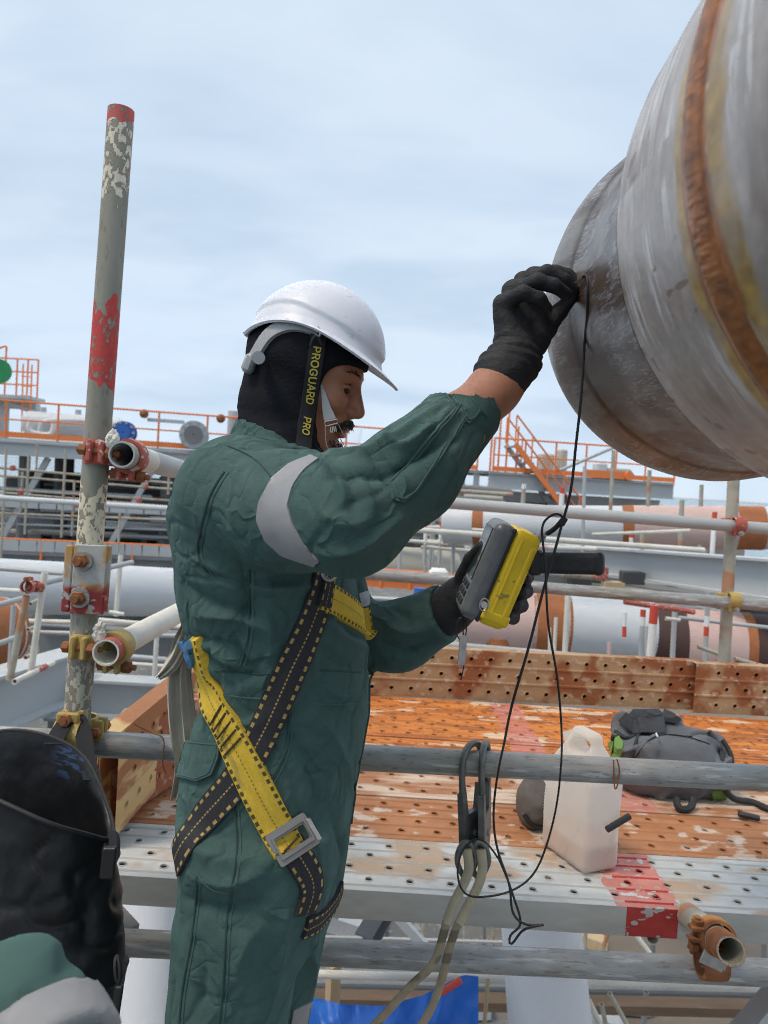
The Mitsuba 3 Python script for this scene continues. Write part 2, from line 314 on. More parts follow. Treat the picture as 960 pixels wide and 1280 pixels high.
# big pipe overhead
PQ = np.array([.4223, 0, 1.668]); PA = unit([.0856, 1, .0698])
def pipe_c(p, n, uv):
    q = [p.x - PQ[0], p.y - PQ[1], p.z - PQ[2]]; s = q[0] * PA[0] + q[1] * PA[1] + q[2] * PA[2]
    ang = dr.atan2(q[2] - s * PA[2], q[0] - s * PA[0]); w = .012 * (fbm(ang * 3, s * 9, 1.0, 3) - .5)
    f4 = fbm(ang * 7, s * 26, 3.0, 4); brush = fbm(ang * 3 + s * 16, s * 70 - ang * 2, 2.0, 4); big = fbm(ang * 2.2, s * 6, 6.0, 3); fine = fbm(ang * 60, s * 120, 4.0, 3)
    c = mix((.225, .180, .155), (.45, .395, .36), .55 * brush + .45 * big); c = c * (.86 + .28 * fine)
    c = mix(c, (.62, .61, .60), smoothstep(.52, .70, fbm(ang * 6 + s * 26, s * 110, 7.0, 4)) * smoothstep(.40, .56, big) * .75)
    c = mix(c, (.16, .085, .045), smoothstep(.80, .84, noise(ang * 24, s * 60, 5.0)) * smoothstep(.5, .6, noise(ang * 4, s * 12, 1.0)) * .75)
    c = mix(c, (.15, .095, .065), smoothstep(.50, .68, fbm(ang * 2.5 + 2, s * 16, 3.0, 5)) * .5)
    off = s - .497; d = dr.abs(off + w)
    ych = smoothstep(.066, .050, d + .25 * dr.maximum(off, 0.0) + .030 * (f4 - .5)); c = mix(c, mix((.19, .115, .045), (.50, .31, .075), fbm(ang * 26, s * 60, 4.0, 4)), ych * (.72 + .28 * smoothstep(.38, .55, fbm(ang * 10, s * 26, 9.0, 3))))
    c = mix(c, (.60, .58, .53), smoothstep(.004, .0, dr.abs(off + .026)) * smoothstep(.45, .6, fbm(ang * 30, 1.0, 2.0, 2)) * .6)
    c = mix(c, mix((.10, .042, .022), (.46, .165, .045), fbm(ang * 30, s * 110, 2.0, 5)), smoothstep(.033, .024, d + .012 * (f4 - .5)))
    far = smoothstep(.755, .77, s)
    g = mix((.10, .080, .068), (.25, .215, .19), fbm(ang * 9, s * 22, 8.0, 4)); g = mix(g, (.085, .048, .030), smoothstep(.40, .60, fbm(ang * 9 + 4, s * 5, 1.0, 5)) * .85)
    g = mix(g, (.50, .54, .59), smoothstep(.54, .68, fbm(ang * 130, s * 50, 1.0, 4)) * smoothstep(.44, .58, fbm(ang * 5, s * 9, 4.0, 3)) * .34); g = mix(g, (.30, .235, .16), smoothstep(1.17, 1.35, s) * .45)
    g = mix(g, (.12, .045, .025), smoothstep(.045, .012, dr.abs(s - .795 + w)) * smoothstep(.40, .6, fbm(ang * 26, s * 70, 3.0, 3)) * .85)
    g = mix(g, (.07, .038, .024), smoothstep(.16, .05, dr.sqrt(dr.square(s - 1.08) + dr.square(.25 * (ang + 2.75)))) * .8)
    g = g * (.72 + .26 * fine)
    c = mix(c, g, far)
    return mix(c, (.030, .020, .017), smoothstep(.016, .004, dr.abs(s - 1.147 + w * .6)) * (.55 + .45 * smoothstep(.4, .6, fbm(ang * 9, s * 30, 2.0, 3))))
def pipe_b(p, n, uv):
    q = [p.x - PQ[0], p.y - PQ[1], p.z - PQ[2]]; s = q[0] * PA[0] + q[1] * PA[1] + q[2] * PA[2]; ang = dr.atan2(q[2] - s * PA[2], q[0] - s * PA[0])
    wd = smoothstep(.024, .014, dr.abs(s - .497))
    return .0010 * fbm(ang * 12, s * 60, 2.0, 3) + wd * (.0035 + .0012 * fbm(ang * 90, s * 110, 2.0, 4)) + .0016 * fbm(ang * 4 + s * 18, s * 8, 2.0, 2)
def pipe_r(p, n, uv):
    s = p.y; return .22 + .26 * fbm(p.x * 18, p.y * 18, p.z * 18, 3)
mat('mat_big_pipe', pipe_c, pipe_r, .12, bump=pipe_b)
# steel plant paint
def plant_c(p, n, uv): return mix((.36, .385, .395), (.47, .49, .495), fbm(p.x * .8, p.y * .8, p.z * 1.6, 4))
mat('mat_plant_grey', plant_c, .55)
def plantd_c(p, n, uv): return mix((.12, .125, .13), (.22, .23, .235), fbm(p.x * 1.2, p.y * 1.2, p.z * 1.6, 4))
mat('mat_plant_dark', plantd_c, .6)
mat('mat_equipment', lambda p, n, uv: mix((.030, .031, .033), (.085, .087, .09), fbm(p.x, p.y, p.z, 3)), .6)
mat('mat_orange', (.78, .215, .055), .5)
def bigpipe_grey(p, n, uv): return mix((.47, .49, .51), (.62, .64, .65), fbm(p.x * 2, p.y * 2, p.z * 5, 4))
mat('mat_pipe_grey', bigpipe_grey, .45)
mat('mat_pipe_pink', lambda p, n, uv: mix((.50, .34, .30), (.60, .44, .40), fbm(p.x * 3, p.y * 3, p.z * 3, 4)), .6)
mat('mat_pipe_rust', lambda p, n, uv: mix((.22, .075, .03), (.46, .17, .06), fbm(p.x * 6, p.y * 6, p.z * 6, 4)), .75)
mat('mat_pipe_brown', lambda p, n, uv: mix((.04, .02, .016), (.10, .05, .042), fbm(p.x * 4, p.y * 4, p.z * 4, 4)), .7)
mat('mat_tank_beige', lambda p, n, uv: mix((.36, .34, .28), (.52, .50, .44), fbm(p.x * 2, p.y * 2, p.z * 4, 4)), .6)
mat('mat_flange_dark', lambda p, n, uv: mix((.33, .32, .30), (.60, .57, .50), fbm(p.x * 4, p.y * 9, p.z * 9, 4)), .65)
mat('mat_green', (.03, .30, .10), .5); mat('mat_blue_paint', (.03, .12, .42), .5)
mat('mat_wood', lambda p, n, uv: mix((.42, .31, .18), (.58, .45, .28), fbm(p.x * 30, p.y * 30, p.z * 4, 3)), .75)
mat('mat_column', lambda p, n, uv: mix((.60, .615, .635), (.72, .73, .745), fbm(p.x * 3, p.y * 3, p.z * 2, 4)), .5)
def ground_c(p, n, uv):
    g = mix((.09, .095, .095), (.17, .17, .168), fbm(p.x * 1.1, p.y * 1.1, 0, 5)); b = mix((.13, .105, .085), (.22, .185, .15), fbm(p.x * .8 + 4, p.y * 2.5, 0, 5))
    g = mix(g, (.33, .33, .32), smoothstep(.6, .75, fbm(p.x * 14, p.y * 14, 0, 3)) * .6)
    return mix(g, b, smoothstep(1.2, 2.2, p.x + 1.2 * (fbm(p.x, p.y, 0, 3) - .5)))
mat('mat_ground', ground_c, .9)
mat('mat_sea', (.10, .15, .17), .18, bump=lambda p, n, uv: .12 * fbm(p.x * .25, p.y * .25, 0, 3), beps=.05)
# ================================================================== SETTING
def sheet(x0, x1, y0, y1, z, n=1):
    return trimesh.Trimesh([[x0, y0, z], [x1, y0, z], [x1, y1, z], [x0, y1, z]], [[0, 1, 2], [0, 2, 3]], process=False)
struct('sea', sheet(-4000, 4000, -40, 6000, -6.0), 'mat_sea')
struct('ground', sheet(-70, 70, -12, 60, -4.0), 'mat_ground')

# ================================================================== OVERHEAD PIPE
prof = [(-.9, .278), (.2, .278), (.470, .278), (.482, .2795), (.488, .2825), (.497, .284), (.506, .2825), (.512, .2795), (.524, .278), (.70, .2785), (.735, .2785), (.75, .276), (.765, .266), (.775, .2585), (.79, .2565),
        (.95, .2555), (1.10, .2570), (1.130, .2610), (1.139, .2640), (1.145, .2625), (1.150, .2632), (1.158, .267), (1.18, .272), (1.21, .279), (1.26, .285)]
prof += [(1.26 + .40 * math.sin(u), .285 * math.cos(u)) for u in np.linspace(.08, math.pi / 2, 18)]
pipe_m = revolve(prof, PQ, PA, 160)
one('large_pipe', pipe_m, 'mat_big_pipe', 'huge bare steel pipe with a rusty weld band, overhead at the upper right', 'pipe', smooth=35)

# ================================================================== DECK
ZD = .584
def perforated(L, W, holes, t=.0022, lips=True, fold=.062, ribs=(), hr=.0085):
    """a steel scaffold plank, length along x, width along y, top at z = 0"""
    sheet_ = sbox(0, 0, L, W)
    hs = [Point(x, y).buffer(hr, 3) for x, y in holes]
    top = trimesh.creation.extrude_polygon(sheet_.difference(unary_union(hs)), t, engine='earcut'); top.apply_translation((0, 0, -t)); ms = [top]
    if lips:
        lip = revolve([(-.001, hr + .0035), (.0018, hr + .0022), (.0022, hr + .0006), (.0012, hr - .0003), (-.002, hr - .0005)], (0, 0, 0), (0, 0, 1), 9)
        for x, y in holes: m = lip.copy(); m.apply_translation((x, y, 0)); ms.append(m)
    for y in (0, W - t): ms.append(box((L, t, fold - t), (L / 2, y + t / 2, -t - (fold - t) / 2)))
    for y in (.012, W - .012): ms.append(box((L, .02, t), (L / 2, y, -fold + t / 2)))
    ms.append(box((L, W - .03, .0015), (L / 2, W / 2, -fold + .006)))
    for y in ribs:
        rb = trimesh.creation.extrude_polygon(Polygon([(-.006, 0), (.006, 0), (.003, .0035), (-.003, .0035)]), L, engine='earcut')
        ms.append(orient(rb, (0, y, -.0003), np.array([0, 1., 0]), np.array([0, 0, 1.]), np.array([1., 0, 0])))
    return cat_(ms)
def plank_holes(L, rows, pitch=.088, seed=0):
    r = np.random.default_rng(seed); out = []; o = r.random() * pitch
    for k, y in enumerate(rows): out += [(x, y) for x in np.arange(o + .03 + (k % 2) * pitch / 2, L - .03, pitch)]
    return out
names = ['pale grey steel plank with a red painted stripe at the front edge of the deck', 'brown rusted steel plank, second from the front of the deck',
         'faded pinkish steel plank, third from the front of the deck', 'orange rusted steel plank, fourth from the front, behind the jerrycan',
         'orange rusted steel plank next to the last one at the back of the deck', 'darkest orange steel plank along the foot of the rear toe board']
X0, X1 = -1.35, 2.6
for i in range(6):
    X0 = -.95 if i == 0 else -.60
    m = perforated(X1 - X0, PW - .006, plank_holes(X1 - X0, [.045, .098, .152, .198] if i < 9 else 0, seed=i), ribs=(.022, .072, .125, .176, .216))
    m.apply_translation((X0, PL0 + i * PW, ZD - .0015 * (i % 2)))
    one('scaffold_plank', m, 'mat_deck', names[i], 'plank', 'steel planks of the deck', smooth=False)
# toe boards: planks standing on edge
def toe(a, b, h, matk, label, seed, rows):
    L = np.linalg.norm(b - a); x = unit(b - a); y = np.array([0, 0, 1.]); z = np.cross(x, y)
    m = perforated(L, h, plank_holes(L, rows, .078, seed), fold=.05, ribs=(h * .36, h * .68), hr=.0085)
    one('toe_board', orient(m, a, x, y, z), matk, label, 'toe board', smooth=False)
def PZ(px, py, z):
    d = P(px, py, 1) - EYE; return EYE + d * ((z - EYE[2]) / d[2])
ta, tb = PZ(440, 868, ZD), PZ(872, 888, ZD)
tdir = unit(tb - ta)
toe(ta - tdir * .35, tb, .20, 'mat_toe', 'long rusty toe board along the back of the deck', 3, [.035, .10, .165])
tc = PZ(866, 891, ZD); toe(tc, tc + tdir * 1.3, .20, 'mat_toe', 'short rusty toe board overlapping the long one at right', 5, [.035, .10, .165])
la, lb = P(145, 1036, 1.70), P(222, 930, 2.12); la[2] = lb[2] = .615
ld = unit(lb - la); toe(la, la + ld * 1.45, .235, 'mat_toe_left', 'ochre toe board running away on the left side of the deck', 8, [.05, .12, .185])
lc = P(118, 1040, 1.72); lc[2] = .60
toe(lc, lc + unit(np.array([.28, 1, 0])) * .5, .2, 'mat_toe', 'red brown toe board end beside the black bag', 9, [.05, .11, .16])

# ================================================================== SCAFFOLD NEAR
TR = .0245
def seg_bands(key, a, b, r, spec):
    """painted sleeves on a tube: (from metres, to metres, material)"""
    x = unit(b - a)
    for s0, s1, mk in spec: part(key, 'paint_band', tube(a + x * s0, a + x * s1, r + .0006, 22, .0034), mk)
def scaffold_tube(a, b, label, mk, group=None, r=TR, wall=.0035, bands=()):
    k = one('scaffold_tube', tube(a, b, r, 24, wall), mk, label, 'tube', group)
    if bands: seg_bands(k, np.asarray(a), np.asarray(b), r, bands)
    return k
def coupler(c, ax1, ax2, label, mk, off=None, r=TR, bolt='mat_rust'):
    """right angle coupler: two hinged straps round two crossing tubes, with their bolts"""
    c, a1, a2 = np.asarray(c, float), unit(ax1), unit(ax2); nrm = unit(np.cross(a1, a2)) if off is None else unit(off)
    k = thing('scaffold_coupler', label, 'coupler', 'scaffold couplers near the camera' if False else None)
    for s, a in ((-1, a1), (1, a2)):
        o = c + nrm * s * r * 1.08; ring = []
        side = unit(np.cross(a, nrm))
        prof_ = [(-.023, r + .001), (-.023, r + .007), (-.008, r + .009), (.008, r + .009), (.023, r + .007), (.023, r + .001)]
        part(k, 'strap', revolve(prof_, o, a, 28), mk, smooth=30)
        e = o + side * (r + .011); part(k, 'lug', cat_([orient(box((.042, .022, .011), bev=.003), e + nrm * q, a, side, nrm) for q in (-.011, .011)]), mk)
        part(k, 'bolt', cat_([tube(e - nrm * .034, e + nrm * .042, .0055, 12), tube(e + nrm * .018, e + nrm * .032, .0115, 6), tube(e - nrm * .030, e - nrm * .018, .011, 6)]), bolt)
    part(k, 'saddle', orient(box((.046, .046, .016), bev=.004), c, a1, unit(np.cross(nrm, a1)), nrm), mk)
    return k
pt, pb = P(151.5, 138, 1.45), P(97, 890, 1.45); pd = unit(pb - pt)
pole = one('scaffold_standard', tube(pt, pt + pd * 2.6, .0243, 32, .0035), 'mat_pole', 'tall weathered upright tube with red and white paint left of the man', 'tube')
fa, fb = P(0, 924, 1.48), P(960, 973, 1.47); fd = unit(fb - fa)
scaffold_tube(fa - fd * .8, fb + fd * .9, 'galvanised handrail tube that the snap hooks hang from', 'mat_galvanised')
ma, mb = P(150, 1178, 1.49), P(960, 1216, 1.47); md = unit(mb - ma)
scaffold_tube(ma - md * 1.0, mb + md * .9, 'galvanised tube below the deck edge, under the handrail', 'mat_galvanised')
# joint plate on the upright
pl_c = P(106, 724, 1.418); px_ = unit(P(130, 725, 1.42) - P(82, 723, 1.42)); pn = unit(np.cross(px_, pd)); pn = pn if pn[1] < 0 else -pn
mat('mat_plate', lambda p, n, uv: mix(mix(mix((.30, .31, .30), (.48, .49, .47), fbm(p.x * 60, p.y * 60, p.z * 40, 4)), (.46, .25, .06), smoothstep(.50, .60, fbm(p.x * 26 + 2, p.y * 26, p.z * 22, 4)) * .85), (.28, .03, .03), smoothstep(1.215, 1.200, p.z + .02 * (fbm(p.x * 60, p.y * 60, p.z * 60, 3) - .5)) * smoothstep(.40, .50, fbm(p.x * 70, p.y * 70, p.z * 70, 3))), .55, .15)
k = thing('sleeve_coupler', 'galvanised sleeve plate with two rusty bolts on the upright', 'coupler')
part(k, 'plate', orient(box((.062, .128, .006), bev=.002), pl_c + px_ * .008, px_, -pd, pn), 'mat_plate')
part(k, 'flange', orient(box((.017, .124, .010), bev=.003), pl_c - px_ * .0325 - pn * .004, px_, -pd, pn), 'mat_plate')
part(k, 'back_shell', tube(pl_c + px_ * .006 - pn * .030 - pd * .062, pl_c + px_ * .006 - pn * .030 + pd * .062, .0285, 24), 'mat_plate')
for v_ in (-.034, .034):
    bo = pl_c + pd * v_ - px_ * .004
    b = part(k, 'bolt', cat_([tube(bo + pn * .008, bo + pn * .024, .0125, 6), tube(bo + pn * .02, bo + pn * .036, .007, 12)]), 'mat_rust')
    part(b, 'washer', tube(bo + pn * .003, bo + pn * .009, .0185, 20), 'mat_galvanised')
    if v_ < 0: pass
for (cx, cy, rr, kk) in ((-.012, -.05, .012, 0), (.022, -.048, .014, 1), (.0, .05, .017, 2)):
    pass
# transom stubs clamped to the upright
def stub(pa, da, pb_, db, cp, label, mk, bands, clab, cm):
    a, b = P(*pa, da), P(*pb_, db); d_ = unit(b - a)
    scaffold_tube(a, a + d_ * 1.5, label, mk, bands=bands)
    c = (P(*cp, 1.45)); near = a + d_ * .055
    coupler((near + c) / 2, pd, d_, clab, cm, off=near - c)
stub((152, 568), 1.40, (229, 588), 1.98, (127, 566), 'white painted tube with open end clamped to the upright at shoulder height', 'mat_tube_grey', [(.002, .03, 'mat_tube_old'), (.09, .2, 'mat_tube_cream')], 'red painted coupler on the upright holding the upper stub tube', 'mat_clamp_red')
stub((132, 816), 1.39, (229, 763), 1.96, (110, 806), 'cream tube with red open end clamped to the upright at waist height', 'mat_tube_cream', [(.0005, .075, 'mat_clamp_red')], 'yellow and red coupler on the upright holding the lower stub tube', 'mat_dull_yellow')
coupler((P(92, 925, 1.455) + P(97, 905, 1.44)) / 2, fd, pd, 'yellow rusty coupler on the handrail where the black bag hangs', 'mat_dull_yellow')
# cement-splashed wedge above couplers
for (x, y, s) in ((141, 549, 1), (124, 790, 1)):
    m = trimesh.creation.icosphere(4, .0145); m.vertices = m.vertices * (.85, .7, 1.25) * (1 + 1.1 * (meshkit.fbm(m.vertices * 110 + s * y, 4)[:, None] - .5)); m.apply_translation(P(x, y, 1.41))
    one('mortar_lump', m, 'mat_tube_cream', 'white mortar splash on the %s clamp of the upright' % ('upper' if y < 600 else 'lower'), 'mortar')
# transom end at lower right
a, b = P(914, 1189, 1.33), P(858, 1142, 1.62); d_ = unit(b - a)
scaffold_tube(a, a + d_ * 1.1, 'rusty open tube end pointing out below the deck at right', 'mat_tube_old', bands=[(.0, .065, 'mat_rust'), (.09, .13, 'mat_dull_yellow')])
coupler(a + d_ * .10 + np.array([0, 0, -.022]), d_, md, 'rusty coupler holding the open tube end to the lower rail', 'mat_rust', off=(0, 0.15, -1))
k = thing('brace_clip', 'bent pale sheet clip beside the rusty coupler on the lower rail', 'clip')
part(k, 'plate', orient(box((.05, .03, .004), bev=.001), P(893, 1200, 1.40), unit(np.array([1, 0, -.4])), unit(np.array([.4, .1, 1])), np.array([0, -1., .1])), 'mat_steel')
a, b = P(816, 1172, 1.75), P(786, 1140, 2.0); scaffold_tube(a, a + unit(b - a) * .9, 'slim pale tube end poking out under the red stripe', 'mat_tube_cream', r=.016)
# wire ties
for pts, lab in (([(396, 947), (398, 955), (396, 964)], 0), ([(771, 949), (774, 962), (770, 986), (767, 950)], 'rusty wire tie round the handrail above the jerrycan'),
                 ([(168, 905), (188, 915), (203, 922), (203, 950), (208, 968)], 'rusty wire hanging over the handrail beside the man')):
    if lab: one('wire_tie', rod(spline([P(x, y, 1.445) for x, y in pts], .006), .0014, 6), 'mat_rust', lab, 'wire')

# ------------------------------------------------------------------ rear guard rail
def far_tube(pa, da, pb_, db, label, mk, group=None, r=TR, bands=(), ext=(0, 0)):
    a, b = P(*pa, da), P(*pb_, db); u = unit(b - a); a, b = a - u * ext[0], b + u * ext[1]
    return scaffold_tube(a, b, label, mk, group, r, .0035, bands)
ra, rb = P(917, 610, 3.2), P(905, 842, 3.2)
far_tube((917, 600), 3.22, (904, 850), 3.22, 'old timber coloured upright tube of the rear guard rail', 'mat_tube_old')
far_tube((540, 627), 3.28, (960, 661), 3.16, 'plain grey top tube of the rear guard rail', 'mat_tube_grey', ext=(.6, .6))
far_tube((455, 717), 3.28, (960, 757), 3.16, 'scuffed middle tube of the rear guard rail', 'mat_galvanised', ext=(.5, .6))
u_, v_ = unit(rb - ra), unit(P(960, 661, 3.16) - P(540, 627, 3.28))
coupler(P(920, 655, 3.18), u_, v_, 'red coupler joining the top tube to the rear upright', 'mat_clamp_red', off=(0, -1, 0), bolt='mat_steel')
coupler(P(914, 749, 3.18), u_, v_, 'yellow coupler joining the middle tube to the rear upright', 'mat_dull_yellow', off=(0, -1, 0), bolt='mat_steel')
far_tube((555, 806), 4.4, (962, 842), 4.2, 'thin grey tube just above the rear toe board', 'mat_tube_grey', r=.021, ext=(.9, .6))
far_tube((818, 757), 3.6, (812, 832), 3.6, 'white upright stub with a red painted top', 'mat_tip_white', bands=[(-.001, .085, 'mat_tip_red')], r=.019)
# ================================================================== PLANT BEHIND
# -- pipes on the right
def pipe_run(name, label, a, b, r, spec, base='mat_pipe_grey', cat='pipe'):
    """a pipe with coating bands: spec = (from px fraction, to, material)"""
    a, b = np.asarray(a), np.asarray(b); L = np.linalg.norm(b - a); x = unit(b - a)
    k = one(name, revolve([(0, 1e-4), (0, r), (L, r), (L, 1e-4)], a, x, 48), base, label, 'pipe', smooth=40)
    for s0, s1, mk, nm in spec:
        part(k, nm, revolve([(s0 * L, r + .001), (s0 * L, r + .008), (s1 * L, r + .008), (s1 * L, r + .001)], a, x, 48), mk, smooth=40)
    return k
def lerp(px, a, b): return (px - a) / (b - a)
k = pipe_run('process_pipe', 'large grey pipe with pink and rust bands behind the toe board', P(540, 771, 6.1), P(812, 789, 6.0), .245,
             [(0, lerp(668, 540, 812), 'mat_pipe_pink', 'primer_band'), (lerp(664, 540, 812), lerp(705, 540, 812), 'mat_pipe_rust', 'rust_band')])
for f_ in (.34, .62):
    fx = P(540, 771, 6.1) * (1 - f_) + P(812, 789, 6.0) * f_; ax_ = unit(P(812, 789, 6.0) - P(540, 771, 6.1)); part(k, 'weld_bead', revolve([(-.012, .245), (0, .2535), (.012, .245)], fx, ax_, 40), 'mat_pipe_rust')
part(k, 'nozzle', tube(P(622, 797, 5.92), P(621, 822, 5.92), .10, 24), 'mat_pipe_rust')
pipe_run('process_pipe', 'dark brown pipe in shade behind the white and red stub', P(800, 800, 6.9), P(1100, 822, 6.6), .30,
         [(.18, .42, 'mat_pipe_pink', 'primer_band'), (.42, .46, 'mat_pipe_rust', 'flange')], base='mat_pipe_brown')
pipe_run('process_pipe', 'grey and pink pipe on beams above the tapered girder', P(555, 655, 10.6), P(1010, 661, 9.6), .27,
         [(lerp(802, 555, 1010) - .03, lerp(802, 555, 1010), 'mat_pipe_rust', 'weld_band'), (lerp(802, 555, 1010), lerp(926, 555, 1010), 'mat_pipe_pink', 'primer_band'),
          (lerp(922, 555, 1010), lerp(958, 555, 1010), 'mat_pipe_rust', 'rust_band'), (lerp(596, 555, 1010), lerp(610, 555, 1010), 'mat_pipe_rust', 'weld_band')])
for px, py in ((748, 682), (622, 672), (900, 692)):
    one('pipe_support', box((.5, .35, .35), P(px, py + 4, 10.4), .01), 'mat_rust' if px == 748 else 'mat_plant_grey', {748: 'rusty block under the grey pipe above the girder', 622: 'grey block under the left end of the grey pipe', 900: 'grey block under the pink section of the upper pipe'}[px], 'support')
# the tapered girder
ga, gb = [P(640, 679, 9.0), P(1000, 705, 6.2)], [P(640, 699, 9.0), P(1000, 752, 6.2)]
k = thing('plate_girder', 'tapered grey plate girder running towards the right edge', 'girder')
def quadplate(p, q, r_, s, t):
    n = unit(np.cross(q - p, s - p)) * t; v = [p, q, r_, s, p + n, q + n, r_ + n, s + n]
    return trimesh.convex.convex_hull(np.array(v))
part(k, 'web', quadplate(ga[0], ga[1], gb[1], gb[0], .014), 'mat_plant_grey', smooth=False)
part(k, 'top_flange', bar(ga[0] + [0, .1, .01], ga[1] + [0, .1, .01], .30, .022), 'mat_plant_grey', smooth=False)
part(k, 'bottom_flange', bar(gb[0] + [0, .1, -.01], gb[1] + [0, .1, -.01], .30, .022), 'mat_plant_grey', smooth=False)
for f in (.3, .62, .9):
    t_ = ga[0] * (1 - f) + ga[1] * f; u2 = gb[0] * (1 - f) + gb[1] * f
k = one('deck_beam', ibeam(P(600, 752, 9.8), P(1000, 770, 8.6), .22, .16), 'mat_plant_dark', 'dim steel beam in shade below the tapered girder', 'beam', smooth=False)
for i, (x0, y0, x1, y1, w) in enumerate([(745, 722, 960, 752, 7), (740, 732, 905, 752, 5), (700, 735, 800, 748, 6), (780, 745, 960, 775, 6)]):
    one('steel_rail', bar(P(x0, y0, 8.2 + .3 * i), P(x1, y1, 7.6 + .3 * i), .05, .05), ['mat_plant_grey', 'mat_tube_old', 'mat_plant_dark', 'mat_plant_grey'][i], ['topmost grey', 'old brown', 'dark', 'lowest grey'][i] + ' slim rail in the shade under the tapered girder', 'rail', 'rails under the tapered girder', smooth=False)
for i, (x, y, w, h, m_) in enumerate([(752, 716, .10, .12, 'mat_clamp_red'), (790, 722, .22, .12, 'mat_equipment'), (840, 728, .10, .08, 'mat_plant_grey'), (875, 768, .055, .10, 'mat_rust'), (766, 733, .2, .1, 'mat_wood')]):
    one('pipe_shoe', box((w, .12, h), P(x, y, 7.4), .006), m_, ['small red block', 'black box', 'small grey block', 'small rusty block', 'timber packer'][i] + ' below the tapered girder', 'block')

# -- slim scaffold uprights and ledgers on the right: x top, y top, x bottom, y bottom, depth, px thick, material, bands (in px)
def upright(x0, y0, x1, y1, d, px, mk, bands, label, group=None, d1=None):
    a, b = P(x0, y0, d), P(x1, y1, d1 or d); L = np.linalg.norm(b - a); q = L / max(1, math.hypot(x1 - x0, y1 - y0))
    return scaffold_tube(a, b, label, mk, group, px * d / FOCAL / 2, .004, [(s * q, e * q, m_) for s, e, m_ in bands])
W, R_ = 'mat_tip_white', 'mat_tip_red'
S = [(789.5, 664, 788.5, 687, 7.5, 5, W, [(0, 8, R_)], 'short white stub with red top just right of the tapered girder end'),
     (803, 664, 802.5, 688, 7.5, 5.5, 'mat_tube_old', [], 'short old stub beside the red topped stub on the girder'),
     (852.5, 625, 850, 691, 7.5, 6, 'mat_tube_old', [], 'old upright crossing the pink pipe section'),
     (893.5, 640, 890, 696, 7.2, 6, W, [(0, 8, R_)], 'white upright with red top in front of the pink pipe'),
     (875, 681, 873.5, 693, 7.6, 4.5, 'mat_tube_grey', [], 'tiny grey stub on the girder below the pink pipe'),
     (812, 588, 810, 633, 9, 5, 'mat_tube_old', [], 'old upright in front of the right end of the far platform beam'),
     (877, 606, 876, 633, 9, 5, 'mat_tube_old', [], 'old upright on the skyline right of the far platform'),
     (781.5, 765, 780, 796, 4.6, 5, W, [(18, 31, R_)], 'hanging white stub with a red lower tip'),
     (804, 762, 801, 824, 4.6, 6.5, 'mat_tube_grey', [(0, 9, R_), (9, 20, W)], 'grey upright with red and white top left of the tall white stub'),
     (844, 755, 840, 832, 4.7, 6.5, 'mat_tube_grey', [], 'plain grey upright right of the tall white stub'),
     (885, 740, 881, 832, 4.8, 6, 'mat_tube_grey', [(30, 43, W), (43, 55, R_)], 'grey upright with a white and red band below middle rail'),
     (762, 803, 761, 826, 4.6, 5, 'mat_pipe_pink', [], 'short pink stub over the rear toe board'),
     (710, 744, 706, 818, 4.6, 7, 'mat_tube_cream', [], 'cream upright in front of the rust band of the large pipe'),
     (695, 772, 693, 815, 4.8, 4.5, 'mat_tube_cream', [], 'short cream stub left of the cream upright'),
     (687, 785, 687, 815, 4.4, 4, 'mat_tube_cream', [], 'stubby cream tube behind the black cable'),
     (571, 786, 570, 812, 4.6, 5.5, 'mat_tube_cream', [], 'stubby cream tube under the gauge'),
     (809, 783, 808, 826, 5.2, 4, 'mat_tube_grey', [], 'slim grey upright behind the tall white stub')]
for t in S: upright(*t)
H = [(500, 661, 880, 688, 5.8, 7, 'mat_tube_cream', [], 'long beige ledger tube behind the gauge'),
     (740, 668, 862, 663, 7.4, 4, 'mat_tube_cream', [], 'slim cream tube across the front of the pink pipe'),
     (832, 773, 850, 775, 4.5, 5, 'mat_tube_cream', [], 'short cream tube stub between the grey uprights'),
     (848, 772, 965, 785, 5.0, 5, 'mat_tube_grey', [], 'grey ledger tube in front of the dark brown pipe'),
     (872, 808, 905, 820, 4.4, 5, 'mat_tube_old', [], 'slanting old tube behind the rear upright'),
     (918, 824, 962, 836, 3.6, 7, 'mat_tube_old', [(26, 46, 'mat_clamp_red')], 'old tube end with red paint at the right edge above the toe board'),
     (780, 752, 868, 765, 4.5, 7, 'mat_clamp_red', [], 'red brown tube lying under the middle tube'),
     (590, 662, 622, 664, 7.5, 4, 'mat_tube_cream', [], 'short cream tube in front of the grey pipe end'),
     (655, 683, 745, 686, 6.4, 5, 'mat_tube_cream', [(0, 30, 'mat_pipe_pink')], 'cream tube with pink end below the grey pipe'),
     (700, 588, 770, 558, 7.0, 4, 'mat_tube_grey', [], 'slanting grey tube against the sky beside the black cable'),
     (731, 583, 728, 690, 7.0, 4.5, 'mat_tube_grey', [], 'grey upright under the slanting tube beside the cable'),
     (767, 563, 763, 640, 7.0, 4.5, 'mat_tube_old', [], 'old upright meeting the top of the slanting tube'),
     (655, 605, 653, 640, 7.6, 5.5, 'mat_tube_old', [(0, 6, W)], 'old upright with white top before the far stair'),
     (703, 610, 701, 640, 7.6, 6, W, [(0, 7, R_)], 'white upright with red top before the far stair')]
for t in H: upright(*t)
ORD = ['first', 'second', 'third', 'fourth', 'fifth', 'sixth', 'seventh', 'eighth']
